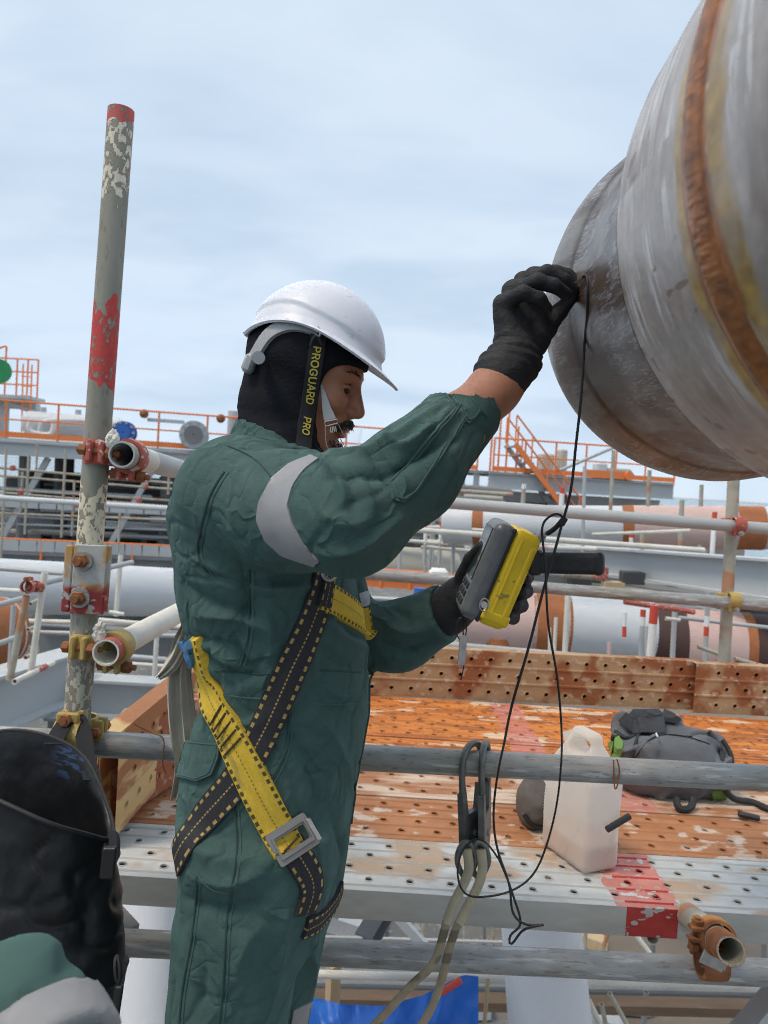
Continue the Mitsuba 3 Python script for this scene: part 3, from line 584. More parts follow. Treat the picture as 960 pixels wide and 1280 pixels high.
# -- far platforms -------------------------------------------------------------
def railing(a, b, label, h=1.1, posts=6, mk='mat_orange', toe=True, rr=.028, group=None, infill=1):
    a, b = np.asarray(a, float), np.asarray(b, float); up = np.array([0, 0, 1.]); k = thing('guard_rail', label, 'guard rail', group)
    part(k, 'top_rail', tube(a + up * h, b + up * h, rr, 8), mk)
    for j in range(infill): part(k, 'mid_rail', tube(a + up * h * (j + 1) / (infill + 1), b + up * h * (j + 1) / (infill + 1), rr * .8, 8), mk)
    if toe: part(k, 'toe_plate', bar(a + up * .1, b + up * .1, .012, .16), mk, smooth=False)
    for t in np.linspace(0, 1, posts): q = a + (b - a) * t; part(k, 'post', tube(q, q + up * h, rr * 1.1, 8), mk)
    return k
def slab(a, b, depth, t, mk, name, label, cat='deck'):
    """a floor whose front edge runs from a to b, going back"""
    a, b = np.asarray(a, float), np.asarray(b, float); x = unit(b - a); y = unit(np.cross([0, 0, 1.], x)); L = np.linalg.norm(b - a)
    return orient(box((L, depth, t)), (a + b) / 2 + y * depth / 2 - np.array([0, 0, t / 2]), x, y, np.array([0, 0, 1.]))
up = np.array([0, 0, 1.])
# left module
A, B = P(-60, 541, 21.5), P(300, 568, 23.0); A[2] = B[2] = (A[2] + B[2]) / 2
E0 = thing('steel_platform', 'grey two storey steel platform with dark equipment on the far left', 'platform')
x_ = unit(B - A); y_ = unit(np.cross(up, x_)); B2 = A + x_ * 12.5
part(E0, 'floor', slab(A + up * 0, B2, 9.0, .10, 0, 0, 0), 'mat_plant_grey', smooth=False)
part(E0, 'edge_beam', ibeam(A - up * .30 - y_ * .02, B2 - up * .30 - y_ * .02, .2, .38), 'mat_plant_grey', smooth=False)
LO = P(20, 690, 21.5)[2]
part(E0, 'lower_floor', slab(np.array([*A[:2], LO]), np.array([*B2[:2], LO]), 9.0, .12, 0, 0, 0), 'mat_plant_grey', smooth=False)
part(E0, 'lower_beam', ibeam(np.array([*A[:2], LO - .3]), np.array([*B2[:2], LO - .3]), .2, .36), 'mat_plant_dark', smooth=False)
for t in (.02, .14, .26, .38, .5, .62, .74, .86, .98):
    q = A + (B2 - A) * t
    if round(t * 100) in (2, 38, 74): part(E0, 'column', bar(np.array([*q[:2], -4]) + y_ * .3, q + y_ * .3 - up * .1, .34, .34), 'mat_plant_grey', smooth=False)
    part(E0, 'cross_beam', bar(q - up * .28 + y_ * .1, q - up * .28 + y_ * 8.8, .16, .3), 'mat_plant_dark', smooth=False)
    part(E0, 'rear_column', bar(np.array([*q[:2], -4]) + y_ * 8.5, q + y_ * 8.5 - up * .1, .34, .34), 'mat_plant_dark', smooth=False)
railing(A, B2, 'long orange guard rail on the far left platform', 1.05, 10)
for dz, lab in ((0.02, 'orange guard rail of the lower floor on the far left'),):
    railing(np.array([*A[:2], LO]) - y_ * .1 - up * .30, np.array([*B2[:2], LO]) - y_ * .1 - up * .30, lab, .62, 11, rr=.035, toe=False)
r9 = np.random.default_rng(3)
# equipment inside the lower floor
def at_mod(t, back, z): return A + (B2 - A) * t + y_ * back + up * (z - A[2])
for i, (t, bk, z0, r, L, mk) in enumerate([(.10, 3.2, LO + .55, .42, 3.6, 'mat_plant_dark'), (.50, 3.0, LO + .52, .40, 4.2, 'mat_plant_dark'), (.30, 6.0, LO + 1.4, .5, 3.0, 'mat_equipment'), (.72, 5.5, LO + 1.5, .55, 3.4, 'mat_equipment'),
                                       (.16, 4.6, LO + 1.9, .34, 2.6, 'mat_equipment'), (.6, 4.2, LO + 1.75, .26, 5.0, 'mat_plant_dark')]):
    q = at_mod(t, bk, z0); k = thing('pressure_vessel', ['horizontal grey vessel low behind the scaffold at far left', 'horizontal grey vessel low and right of the upright', 'dark drum in the middle of the platform shade', 'dark drum at the right of the platform shade', 'small dark drum high at far left in platform shade', 'long thin pipe vessel under the platform floor'][i], 'vessel')
    dome = [(-L / 2 - r * .3 * math.cos(a), r * math.sin(a)) for a in np.linspace(.01, math.pi / 2, 6)]; body = dome + [(-s, rr) for s, rr in dome[::-1]]
    part(k, 'shell', revolve(body, q, x_, 28), mk); part(k, 'saddle', cat_([bar(q + x_ * s * L * .3 - up * r * .6, q + x_ * s * L * .3 - up * (r + .25), .5, .2, up=x_) for s in (-1, 1)]), 'mat_plant_dark', smooth=False)
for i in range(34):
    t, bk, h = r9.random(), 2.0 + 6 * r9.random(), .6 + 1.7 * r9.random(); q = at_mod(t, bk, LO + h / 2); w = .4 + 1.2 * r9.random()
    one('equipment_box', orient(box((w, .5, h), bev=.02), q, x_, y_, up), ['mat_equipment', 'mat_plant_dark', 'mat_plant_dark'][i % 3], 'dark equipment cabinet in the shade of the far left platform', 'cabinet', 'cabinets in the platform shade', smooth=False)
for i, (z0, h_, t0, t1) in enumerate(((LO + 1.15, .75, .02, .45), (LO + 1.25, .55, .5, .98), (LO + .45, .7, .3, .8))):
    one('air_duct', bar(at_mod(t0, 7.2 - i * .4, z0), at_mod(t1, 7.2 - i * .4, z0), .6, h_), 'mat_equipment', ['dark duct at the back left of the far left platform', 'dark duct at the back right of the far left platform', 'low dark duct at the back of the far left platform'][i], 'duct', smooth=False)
for i in range(46):
    z = LO + .35 + 1.9 * r9.random(); t0 = r9.random() * .6; bk = .3 + 4 * r9.random()
    one('service_pipe', tube(at_mod(t0, bk, z), at_mod(min(1, t0 + .12 + .5 * r9.random()), bk, z + .12 * (r9.random() - .5)), .03 + .08 * r9.random() ** 2, 10), ['mat_plant_grey', 'mat_tank_beige', 'mat_plant_dark', 'mat_equipment'][i % 4], 'thin horizontal service pipe inside the far left platform', 'pipe', 'service pipes of the far left platform')
for i, (z, hh) in enumerate(((LO + .15, .32), (LO + 1.35, .26))):
    k = thing('cable_tray', ['low grey cable tray along the far left platform', 'upper grey cable tray along the far left platform'][i], 'cable tray')
    for j in range(26):
        p0 = at_mod(j / 26, -.12, z); p1 = at_mod((j + .93) / 26, -.12, z); part(k, 'panel', bar(p0, p1, .03, hh), 'mat_plant_grey', smooth=False)
for i in range(5):
    t0 = [.10, .34, .55, .70, .88][i]; q = at_mod(t0, .25, LO + .1); q2 = at_mod(t0 + .10, .25, A[2] - .5)
    one('brace', bar(q, q2, .16, .16), 'mat_plant_grey', ORD[i] + ' grey diagonal brace from the left under the far left platform', 'brace', 'diagonal braces of the far left platform', smooth=False)
for i, t in enumerate((.13, .19, .27, .33, .46, .56, .66, .8)):
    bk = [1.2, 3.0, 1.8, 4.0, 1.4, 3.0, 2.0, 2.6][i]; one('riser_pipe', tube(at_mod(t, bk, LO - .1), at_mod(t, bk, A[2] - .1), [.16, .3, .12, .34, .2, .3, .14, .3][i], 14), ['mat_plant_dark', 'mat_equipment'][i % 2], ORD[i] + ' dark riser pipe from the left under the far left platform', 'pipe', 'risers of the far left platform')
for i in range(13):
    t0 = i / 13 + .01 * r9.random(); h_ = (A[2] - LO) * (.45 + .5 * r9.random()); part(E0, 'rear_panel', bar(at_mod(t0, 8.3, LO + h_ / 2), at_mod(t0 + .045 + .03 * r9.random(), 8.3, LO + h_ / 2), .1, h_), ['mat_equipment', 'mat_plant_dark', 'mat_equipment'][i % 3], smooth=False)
# equipment on the top floor
k = thing('horizontal_vessel', 'light grey horizontal vessel on the far left platform behind the orange rail', 'vessel'); q = at_mod(.235, 1.4, A[2] + .52)
part(k, 'shell', revolve([(-1.5, .02), (-1.45, .25), (-1.3, .36), (1.3, .36), (1.45, .25), (1.5, .02)], q, x_, 28), 'mat_pipe_grey')
for s in (-.9, .1, .9): part(k, 'nozzle', tube(q + x_ * s, q + x_ * s + up * .5, .09, 12), 'mat_plant_grey')
k = thing('pipe_bend', 'bent light grey pipe beside the vessel on the far left platform', 'pipe'); c0 = at_mod(.17, .8, A[2])
part(k, 'run', rod(spline([c0 + up * .2, c0 + up * .5 + x_ * .05, c0 + up * .62 + x_ * .4, c0 + up * .62 + x_ * 2.2], .08), .085, 10), 'mat_pipe_grey')
k = thing('pipe_bend', 'curved white elbow pipe low behind the orange rail at far left', 'pipe'); c0 = at_mod(.155, .5, A[2])
part(k, 'run', rod(spline([c0 + up * .6, c0 + up * .3 - x_ * .05, c0 + up * .18 + x_ * .25, c0 + up * .22 + x_ * .55, c0 + up * .55 + x_ * .62], .06), .075, 10), 'mat_column')
for i, (px, m_, lab) in enumerate(((152, 'mat_blue_paint', 'blue flanged valve on the far left platform'), (241, 'mat_plant_grey', 'grey flanged drum with a bolted cover on the far left platform'))):
    k = thing('valve', lab, 'valve'); q = P(px, 541 if i else 536, 22.0); q = q + y_ * .6; q[2] = A[2] + .5
    vs_ = .62 if i == 0 else .78; q = q - up * (.12 if i == 0 else .06)
    part(k, 'body', revolve([(s_, r_ * vs_) for s_, r_ in [(-.3, .02), (-.3, .52), (-.2, .52), (-.2, .42), (.1, .42), (.1, .55), (.2, .55), (.2, .02)]], q, y_, 28), m_)
    part(k, 'cover', revolve([(-.36, .02), (-.36, .34 * vs_), (-.3, .34 * vs_)], q, y_, 28), 'mat_blue_paint' if i == 0 else 'mat_plant_dark')
    for j in range(10):
        a = j * math.pi / 5; part(k, 'bolt', tube(q - y_ * .34 + .46 * vs_ * (math.cos(a) * x_ + math.sin(a) * up), q - y_ * .28 + .46 * vs_ * (math.cos(a) * x_ + math.sin(a) * up), .04, 6), 'mat_steel')
for i, (px, lab) in enumerate(((178, 'grey post with a rusty round cap left of the flanged drum'), (274, 'grey post with a rusty round cap right of the flanged drum'))):
    k = thing('bollard_post', lab, 'post'); q = P(px, 560, 22.3); q[2] = A[2]
    part(k, 'post', bar(q, q + up * .85, .28, .28), 'mat_plant_grey', smooth=False); part(k, 'cap', trimesh.creation.icosphere(2, .13).apply_translation(q + up * .95), 'mat_rust')
q = P(205, 555, 22.6); q[2] = A[2]; one('pipe_rack', cat_([bar(q - x_ * .45, q - x_ * .45 + up * .8, .08, .08), bar(q + x_ * .5, q + x_ * .5 + up * .8, .08, .08), bar(q - x_ * .5 + up * .8, q + x_ * .55 + up * .8, .1, .1)]), 'mat_plant_grey', 'grey pipe support frame between the rusty capped posts', 'frame', smooth=False)
q = P(291, 560, 23.2); q[2] = A[2]; one('vent_stack', tube(q, q + up * 1.25, .2, 16), 'mat_plant_grey', 'pale grey vent stack beside the mans shoulder', 'stack')
# tower at the far left edge
k = thing('ladder_cage', 'orange caged ladder landing at the top left edge', 'ladder cage'); q0 = P(-12, 497, 24.0); q1 = P(46, 500, 24.0)
part(k, 'floor', bar(q0 + up * .02, q1 + up * .02, 1.2, .10), 'mat_plant_grey', smooth=False)
for t in (0.02, .3, .55, .78, 1.0): part(k, 'post', tube(q0 + (q1 - q0) * t + up * .07, q0 + (q1 - q0) * t + up * (1.55 if t < .4 else 1.25), .028, 8), 'mat_orange')
for h in (.45, .85, 1.25): part(k, 'rail', tube(q0 + up * h, q1 + up * h, .024, 8), 'mat_orange')
part(k, 'hook', rod(spline([q0 + (q1 - q0) * .3 + up * 1.5 + x_ * -.25, q0 + (q1 - q0) * .3 + up * 1.6, q0 + (q1 - q0) * .3 + up * 1.45], .05), .03, 6), 'mat_orange')
for i in range(4): part(k, 'rung', tube(P(27, 470 + i * 12, 23.6), P(38, 471 + i * 12, 23.6), .02, 6), 'mat_orange')
part(k, 'stile', tube(P(29, 455, 23.6), P(27, 540, 23.6), .025, 6), 'mat_orange'); part(k, 'stile', tube(P(40, 456, 23.6), P(37, 540, 23.6), .025, 6), 'mat_orange')
one('support_tower', cat_([bar(np.array([*P(3, 500, 24.2)[:2], A[2]]), P(3, 497, 24.2), .32, .32), bar(P(3, 500, 24.2) - up * .15, P(48, 503, 24.2) - up * .15, .3, .2), bar(P(10, 504, 24.2), P(45, 515, 24.2), .5, .14)]), 'mat_plant_grey', 'grey steel frame under the caged ladder landing', 'frame', smooth=False)
k = one('round_sign', tube(P(-2, 464, 23.0), P(-2, 464, 23.1), .37, 28), 'mat_green', 'green round plate at the top left edge', 'plate')
# scaffold in front of the left module
LS = 'thin scaffold tubes in front of the far left platform'; lt = 'thin scaffold tube in front of the far left platform'
for i, (x0, y0, y1, d) in enumerate(((8, 560, 700, 14), (36, 566, 668, 14), (28, 590, 640, 14.5), (82, 562, 672, 14), (93, 600, 670, 14.4), (212, 580, 618, 14), (47, 552, 600, 15), (150, 640, 690, 14))):
    scaffold_tube(P(x0, y0, d), P(x0 - (y1 - y0) * .05, y1, d), ['second thin upright tube from the left edge before the far left platform', 'third thin upright tube from the left edge before the far left platform', 'short thin upright tube low at the left edge before the far platform', 'thin upright tube just left of the painted upright, before the far platform', 'thin upright tube right behind the painted upright, before the far platform', 'thin upright tube beside the mans back, before the far platform', 'thin short upright high at the left, before the far platform', 'thin short upright low between the sleeve plate and the man'][i], 'mat_tube_old', LS, .022)
for i, (x0, y0, x1, y1, d) in enumerate(((-20, 583, 216, 604, 14), (-20, 593, 220, 612, 14.2), (-20, 610, 216, 626, 14.1), (-20, 641, 216, 650, 14), (-20, 614, 220, 634, 15))):
    scaffold_tube(P(x0, y0, d), P(x1, y1, d + .6), ['topmost', 'second highest', 'middle', 'lowest', 'second lowest'][i] + ' thin horizontal tube before the far left platform', 'mat_tube_old', LS, .022)
scaffold_tube(P(-20, 621, 12), P(230, 637, 12.4), 'long pale tube crossing in front of the far left platform', 'mat_pipe_grey', None, .045)
for i, (x, y) in enumerate(((16, 585), (26, 615), (97, 631), (174, 625), (182, 608), (52, 626))):
    one('scaffold_coupler', box((.09, .09, .10), P(x, y, 13.9), .02), 'mat_clamp_red', ORD[i] + ' small red coupler from the left on the far left scaffold' if False else ['first', 'third', 'fourth', 'fifth', 'sixth', 'second'][i] + ' small red coupler from the left on the far left scaffold', 'coupler', 'red couplers on the far left scaffold')

# -- right platform
A2, B3 = P(430, 577, 25.0), P(842, 607, 26.5); A2[2] = B3[2] = P(600, 588, 25.3)[2]; x2 = unit(B3 - A2); y2 = unit(np.cross(up, x2))
E1 = thing('steel_platform', 'grey steel platform with an orange stair right of the man', 'platform')
def at2(px, z=0, back=0): return A2 + (B3 - A2) * (px - 430) / 412. + up * z + y2 * back
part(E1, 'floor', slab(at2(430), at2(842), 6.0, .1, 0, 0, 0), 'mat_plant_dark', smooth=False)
part(E1, 'edge_beam', ibeam(at2(605, -.3), at2(842, -.3), .25, .52, .03, .02), 'mat_plant_grey', smooth=False)
part(E1, 'edge_beam', ibeam(at2(430, -.3, .4), at2(580, -.3, .4), .25, .45), 'mat_plant_grey', smooth=False)
part(E1, 'side_beam', ibeam(at2(594, -.3, 0), at2(576, -.3, -1.2), .25, .45), 'mat_plant_grey', smooth=False)
part(E1, 'lower_beam', ibeam(at2(612, -.80, .9), at2(842, -.80, .9), .25, .34), 'mat_plant_grey', smooth=False)
for px, w in ((594, .62), (844, .46), (765, .4)):
    q = at2(px, 0, .1 if px != 765 else .6); part(E1, 'column', bar(np.array([*q[:2], -4.]), q + up * (.02 if px != 594 else .35), w, w), 'mat_plant_grey', smooth=False)
for px in (470, 520, 640, 700, 800): part(E1, 'rear_column', bar(np.array([*at2(px, 0, 5.6)[:2], -4.]), at2(px, -.1, 5.6), .3, .3), 'mat_plant_dark', smooth=False)
part(E1, 'brace', bar(at2(612, -.7, .2), at2(660, -2.0, .2), .22, .26), 'mat_plant_grey', smooth=False)
part(E1, 'brace', bar(at2(640, -.6, 1.2), at2(700, -2.1, 1.2), .3, .26), 'mat_plant_grey', smooth=False)
part(E1, 'shelter', orient(box((6.2, .4, 1.5), bev=.02), at2(728, -1.45, 4.5), x2, y2, up), 'mat_equipment', smooth=False)
railing(at2(610), at2(842), 'orange guard rail on the right platform behind the stair', 1.12, 7, rr=.03)
railing(at2(480, 0, .2), at2(592, 0, .2), 'orange guard rail on the right platform left of the thick column', 1.12, 5, rr=.03)
k = thing('toe_box', 'solid orange kick plate with round end on the right platform', 'kick plate')
part(k, 'plate', bar(at2(722, .14, -.1), at2(780, .14, -.1), .1, .26), 'mat_orange', smooth=False); part(k, 'end', tube(at2(780, .14, -.22), at2(780, .14, .02), .16, 16), 'mat_orange')
k = thing('stair', 'orange and grey stair running down from the right platform', 'stair')
s0, s1 = at2(632, 1.0, -.3), at2(760, -2.9, -.3)
for bk in (0, 1.1):
    part(k, 'handrail', tube(s0 + up * .9 + y2 * bk, s1 + up * .9 + y2 * bk, .032, 8), 'mat_orange'); part(k, 'mid_rail', tube(s0 + up * .45 + y2 * bk, s1 + up * .45 + y2 * bk, .024, 8), 'mat_orange')
    part(k, 'stringer', bar(s0 + y2 * bk - up * .05, s1 + y2 * bk - up * .05,   .06, .17), 'mat_orange' if bk == 0 else 'mat_plant_grey', smooth=False)
    for t in np.linspace(0, 1, 7): q = s0 + (s1 - s0) * t + y2 * bk; part(k, 'post', tube(q, q + up * .9, .026, 8), 'mat_orange')
for t in np.linspace(.03, .97, 15): q = s0 + (s1 - s0) * t; part(k, 'tread', bar(q, q + y2 * 1.1, .25, .04), 'mat_plant_grey', smooth=False)
for i, (px, h) in enumerate(((612, 1.7), (622, 1.9), (632, 2.2), (645, 1.6))):
    one('rail_post', tube(at2(px, 0, .6), at2(px, h, .6), .035, 8), 'mat_orange', ORD[i] + ' orange post from the left at the stair head of the right platform', 'post', 'stair head posts')
for px, w, h, m_ in ((700, .5, .8, 'mat_tank_beige'), (722, .25, 1.0, 'mat_tank_beige'), (800, .9, .45, 'mat_tank_beige'), (775, .4, .6, 'mat_pipe_grey')):
    q = at2(px, h / 2, 2.0); one('deck_unit', orient(box((w, .5, h), bev=.05), q, x2, y2, up), m_, {700: 'beige cabinet behind the stair on the right platform', 722: 'slim beige post unit on the right platform', 800: 'low beige unit at the right end of the platform', 775: 'pale grey unit near the right end of the platform'}[px], 'cabinet', smooth=False)
# the crowded strip between man and gauge
k = thing('storage_tank', 'beige horizontal tank low between the man and the gauge', 'tank'); q = P(500, 706, 17); 
part(k, 'shell', revolve([(-2.2, .02), (-2.1, .3), (-1.9, .40), (1.1, .40), (1.3, .3), (1.4, .02)], q, x2, 24), 'mat_tank_beige')
q = P(521, 655, 19); k = thing('storage_tank', 'dark upright drum between the man and the gauge', 'tank'); part(k, 'shell', revolve([(-.42, .02), (-.42, .34), (.35, .34), (.42, .25), (.44, .02)], q, up, 24), 'mat_plant_dark')
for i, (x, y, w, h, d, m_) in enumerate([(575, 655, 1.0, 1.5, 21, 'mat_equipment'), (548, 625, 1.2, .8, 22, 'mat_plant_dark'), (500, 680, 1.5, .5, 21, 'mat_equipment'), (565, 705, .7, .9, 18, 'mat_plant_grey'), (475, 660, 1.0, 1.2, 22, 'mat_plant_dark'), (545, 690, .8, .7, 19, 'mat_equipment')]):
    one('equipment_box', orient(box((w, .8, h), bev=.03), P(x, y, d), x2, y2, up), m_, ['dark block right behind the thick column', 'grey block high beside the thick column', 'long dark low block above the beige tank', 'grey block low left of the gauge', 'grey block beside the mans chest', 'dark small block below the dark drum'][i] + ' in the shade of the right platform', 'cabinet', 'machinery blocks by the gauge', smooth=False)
MS = 'thin scaffold tubes between the man and the gauge'; mt = 'thin scaffold tube between the man and the gauge'
for i, (x0, y0, y1, d, b) in enumerate(((502, 648, 712, 11, 0), (533, 645, 705, 11, 1), (541, 632, 712, 11.5, 0), (552, 643, 705, 11, 1), (569, 640, 722, 10.8, 1), (595, 635, 720, 10.5, 1), (480, 650, 715, 11, 0), (588, 700, 726, 10.5, 0))):
    scaffold_tube(P(x0, y0, d), P(x0 - (y1 - y0) * .05, y1, d), ['plain thin upright left of the slim ladder', 'red and white tipped upright at the slim ladder', 'tallest plain thin upright right of the slim ladder', 'red and white tipped upright right of the slim ladder', 'red and white tipped upright left of the gauge', 'red and white tipped upright behind the gauge', 'leftmost thin upright between man and gauge', 'short thin upright low behind the gauge'][i], 'mat_tube_grey', MS, .026, bands=[(.1, .24, R_), (.24, .4, W)] if b else ())
for i, (x0, y0, x1, y1, d) in enumerate(((515, 644, 600, 647, 11), (530, 659, 580, 660, 11), (533, 683, 610, 692, 11), (476, 673, 560, 680, 11), (533, 676, 600, 681, 11.2))):
    scaffold_tube(P(x0, y0, d), P(x1, y1, d), ['topmost cream thin ledger', 'short cream thin ledger', 'lowest cream thin ledger', 'leftmost cream thin ledger', 'middle cream thin ledger'][i] + ' between the man and the gauge', 'mat_tube_cream', MS, .026)
k = thing('ladder', 'slim grey ladder between the man and the gauge', 'ladder')
for dx in (0, 9): part(k, 'stile', tube(P(534 + dx, 640, 12), P(531 + dx, 715, 12), .02, 8), 'mat_tube_grey')
for i in range(9): part(k, 'rung', tube(P(534 - i * .3, 645 + i * 8, 12), P(543 - i * .3, 645 + i * 8, 12), .014, 6), 'mat_tube_grey')
railing(P(440, 733, 14), P(620, 745, 14), 'low orange guard rail between the man and the gauge', .34, 6, rr=.03)
one('white_lamp', box((.22, .2, .1), P(548, 716, 9), .03), 'mat_tip_white', 'small white box on the tube beside the glove', 'box')
one('blue_drum', tube(P(526, 735, 8.5), P(525, 748, 8.5), .075, 16), 'mat_blue_paint', 'small blue drum just above the far sleeve', 'drum')
one('platform_beam', ibeam(P(430, 752, 12), P(700, 768, 12), .2, .2), 'mat_plant_grey', 'grey beam low behind the far sleeve', 'beam', smooth=False)

for i in range(34):
    x0 = 455 + 150 * r9.random(); y0 = 605 + 115 * r9.random(); d = 15 + 6 * r9.random(); L_ = 30 + 70 * r9.random()
    one('service_pipe', tube(P(x0, y0, d), P(x0 + L_, y0 + L_ * .065, d), .03 + .06 * r9.random(), 10), ['mat_plant_grey', 'mat_tank_beige', 'mat_plant_dark', 'mat_tube_old'][i % 4], 'thin service pipe in the plant between the man and the gauge', 'pipe', 'service pipes by the gauge')
for i in range(22):
    x0 = 640 + 260 * r9.random(); y0 = 700 + 50 * r9.random() + (x0 - 640) * .06; d = 9.5 + 3 * r9.random(); L_ = 50 + 120 * r9.random()
    one('service_pipe', tube(P(x0, y0, d), P(x0 + L_, y0 + L_ * .09, d), .02 + .04 * r9.random(), 10), ['mat_plant_grey', 'mat_tank_beige', 'mat_plant_dark', 'mat_tube_old'][i % 4], 'thin service pipe in the shade behind the tapered girder', 'pipe', 'service pipes behind the girder')
for i in range(7):
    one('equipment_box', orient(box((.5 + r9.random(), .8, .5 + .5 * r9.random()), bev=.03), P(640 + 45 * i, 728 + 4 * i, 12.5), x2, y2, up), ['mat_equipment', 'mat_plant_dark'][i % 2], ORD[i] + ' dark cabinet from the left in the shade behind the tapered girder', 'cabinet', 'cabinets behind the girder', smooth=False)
# -- left middle ground
pipe_run('process_pipe', 'fat pale grey pipe left of the man behind the upright', P(-140, 727, 6.9), P(330, 745, 9.0), .265, [])
pipe_run('process_pipe', 'rust red pipe end at the left edge', P(-60, 800, 5.2), P(8, 788, 5.6), .24, [(.90, .93, 'mat_pipe_pink', 'weld_band')], base='mat_pipe_rust')
one('girder', ibeam(P(-120, 915, 4.0), P(92, 842, 5.6), .22, .36), 'mat_plant_grey', 'grey girder with cream flange slanting up behind the upright', 'girder', smooth=False)
one('girder', ibeam(P(60, 868, 5.6), P(420, 888, 5.6), .2, .30), 'mat_plant_grey', 'grey girder crossing behind the upright and the man', 'girder', smooth=False)
one('girder', ibeam(P(-100, 862, 6.4), P(95, 862, 6.4), .2, .34), 'mat_plant_grey', 'dark grey girder at the left edge under the fat pipe', 'girder', smooth=False)
one('girder', ibeam(P(60, 905, 5.0), P(330, 915, 5.0), .14, .12), 'mat_plant_dark', 'small shaded girder under the crossing girder', 'girder', smooth=False)
one('girder', ibeam(P(50, 800, 9), P(330, 818, 9), .2, .4), 'mat_plant_dark', 'shaded girder below the fat pale pipe', 'girder', smooth=False)
LM = [((33, 745), 3.6, (12, 850), 3.6, 'mat_tube_old', 9, 'leaning old upright with red coupler at the left edge'), ((56, 716), 3.7, (38, 845), 3.7, 'mat_tube_cream', 8, 'cream upright next to the leaning one at the left edge'),
      ((17, 757), 4.4, (12, 835), 4.4, 'mat_tube_grey', 6, 'slim grey upright at the left edge'), ((-10, 710), 4.6, (80, 717), 4.6, 'mat_tube_grey', 6, 'slim grey ledger over the fat pipe at left'),
      ((52, 729), 3.9, (165, 703), 5.0, 'mat_tube_grey', 7, 'grey tube slanting behind the sleeve plate'), ((-10, 737), 4.2, (35, 739), 4.2, 'mat_tube_cream', 6, 'cream tube end at the left edge by the red coupler'),
      ((-5, 757), 3.8, (28, 748), 4.2, 'mat_tube_grey', 7, 'grey tube rising at the left edge below the coupler'), ((-5, 806), 3.8, (22, 796), 4.1, 'mat_tube_grey', 7, 'lower grey tube rising at the left edge'),
      ((38, 755), 3.8, (54, 747), 4.0, 'mat_tube_old', 5, 'upper short rung of the leaning frame'), ((35, 787), 3.8, (50, 781), 4.0, 'mat_tube_old', 5, 'middle short rung of the leaning frame'), ((32, 822), 3.8, (46, 815), 4.0, 'mat_tube_old', 5, 'lower short rung of the leaning frame'),
      ((18, 852), 3.4, (66, 829), 3.9, 'mat_tube_cream', 7, 'cream and red tube lying on the girder at left'), ((151, 694), 6.0, (145, 770), 6.0, 'mat_tube_cream', 6, 'cream upright in front of the fat pale pipe'),
      ((20, 776), 6.2, (300, 783), 6.2, 'mat_tube_cream', 6, 'cream ledger under the fat pale pipe'), ((20, 790), 6.0, (300, 797), 6.0, 'mat_tube_grey', 6, 'grey ledger under the cream ledger at left'),
      ((124, 775), 5.6, (300, 790), 5.6, 'mat_tube_cream', 6, 'cream ledger right of the upright'), ((150, 820), 5.0, (235, 827), 5.0, 'mat_tube_grey', 7, 'grey ledger behind the lower stub tube'), ((140, 828), 5.2, (235, 835), 5.2, 'mat_tube_cream', 5, 'pale ledger behind the lower stub tube'),
      ((196, 793), 4.8, (193, 845), 4.8, 'mat_tube_cream', 6, 'cream upright behind the lower stub tube'), ((142, 905), 3.6, (158, 888), 4.2, 'mat_tube_old', 6, 'short old tube lying under the crossing girder'), ((137, 765), 5.4, (155, 768), 5.4, 'mat_tube_cream', 5, 'short cream stub at the foot of the cream upright')]
for pa, da, pb_, db, mk, px, lab in LM:
    a, b = P(*pa, da), P(*pb_, db); L = np.linalg.norm(b - a)
    scaffold_tube(a, b, lab, mk, None, px * (da + db) / 2 / FOCAL / 2, .004, [(L * .55, L * .8, 'mat_clamp_red')] if 'cream and red' in lab else ())
coupler(P(38, 733, 3.62), P(33, 745, 3.6) - P(12, 850, 3.6), P(52, 729, 3.9) - P(30, 735, 3.5), 'red coupler on the leaning upright at the left edge', 'mat_clamp_red', off=(0, -1, .1))
one('timber_packer', box((.5, .4, .07), P(30, 838, 5.9)), 'mat_rust', 'rusty strip lying under the leaning frame at left', 'strip', smooth=False)
mat('mat_timber', lambda p, n, uv: mix((.09, .06, .04), (.16, .11, .075), fbm(p.x * 6, p.y * 30, p.z * 30, 3)), .8)
# -- below the deck
def col(name, a, b, r, label): return one(name, revolve([(0, 1e-4), (0, r), (np.linalg.norm(b - a), r), (np.linalg.norm(b - a), 1e-4)], a, b - a, 40), 'mat_column', label, 'column')
col('pipe_column', P(668, 1070, 3.5), P(692, 1330, 3.1), .172, 'fat pale grey column below the jerrycan')
col('pipe_column', P(186, 1040, 3.4), P(180, 1330, 3.1), .128, 'pale grey column below the deck left of the man')
one('steel_strut', ibeam(P(455, 1180, 2.9), P(505, 1095, 3.2), .07, .08, .008, .006), 'mat_plant_dark', 'grey channel strut slanting under the deck beside the mans leg', 'strut', smooth=False)
one('steel_strut', bar(P(455, 1100, 4.6), P(532, 1184, 4.6), .05, .05), 'mat_plant_grey', 'thin pale strut crossing behind the channel strut', 'strut', smooth=False)
one('deck_bearer', bar(P(120, 1135, 2.0), P(160, 1180, 1.9), .05, .09), 'mat_plant_dark', 'dark bearer under the deck left of the man', 'bearer', smooth=False)
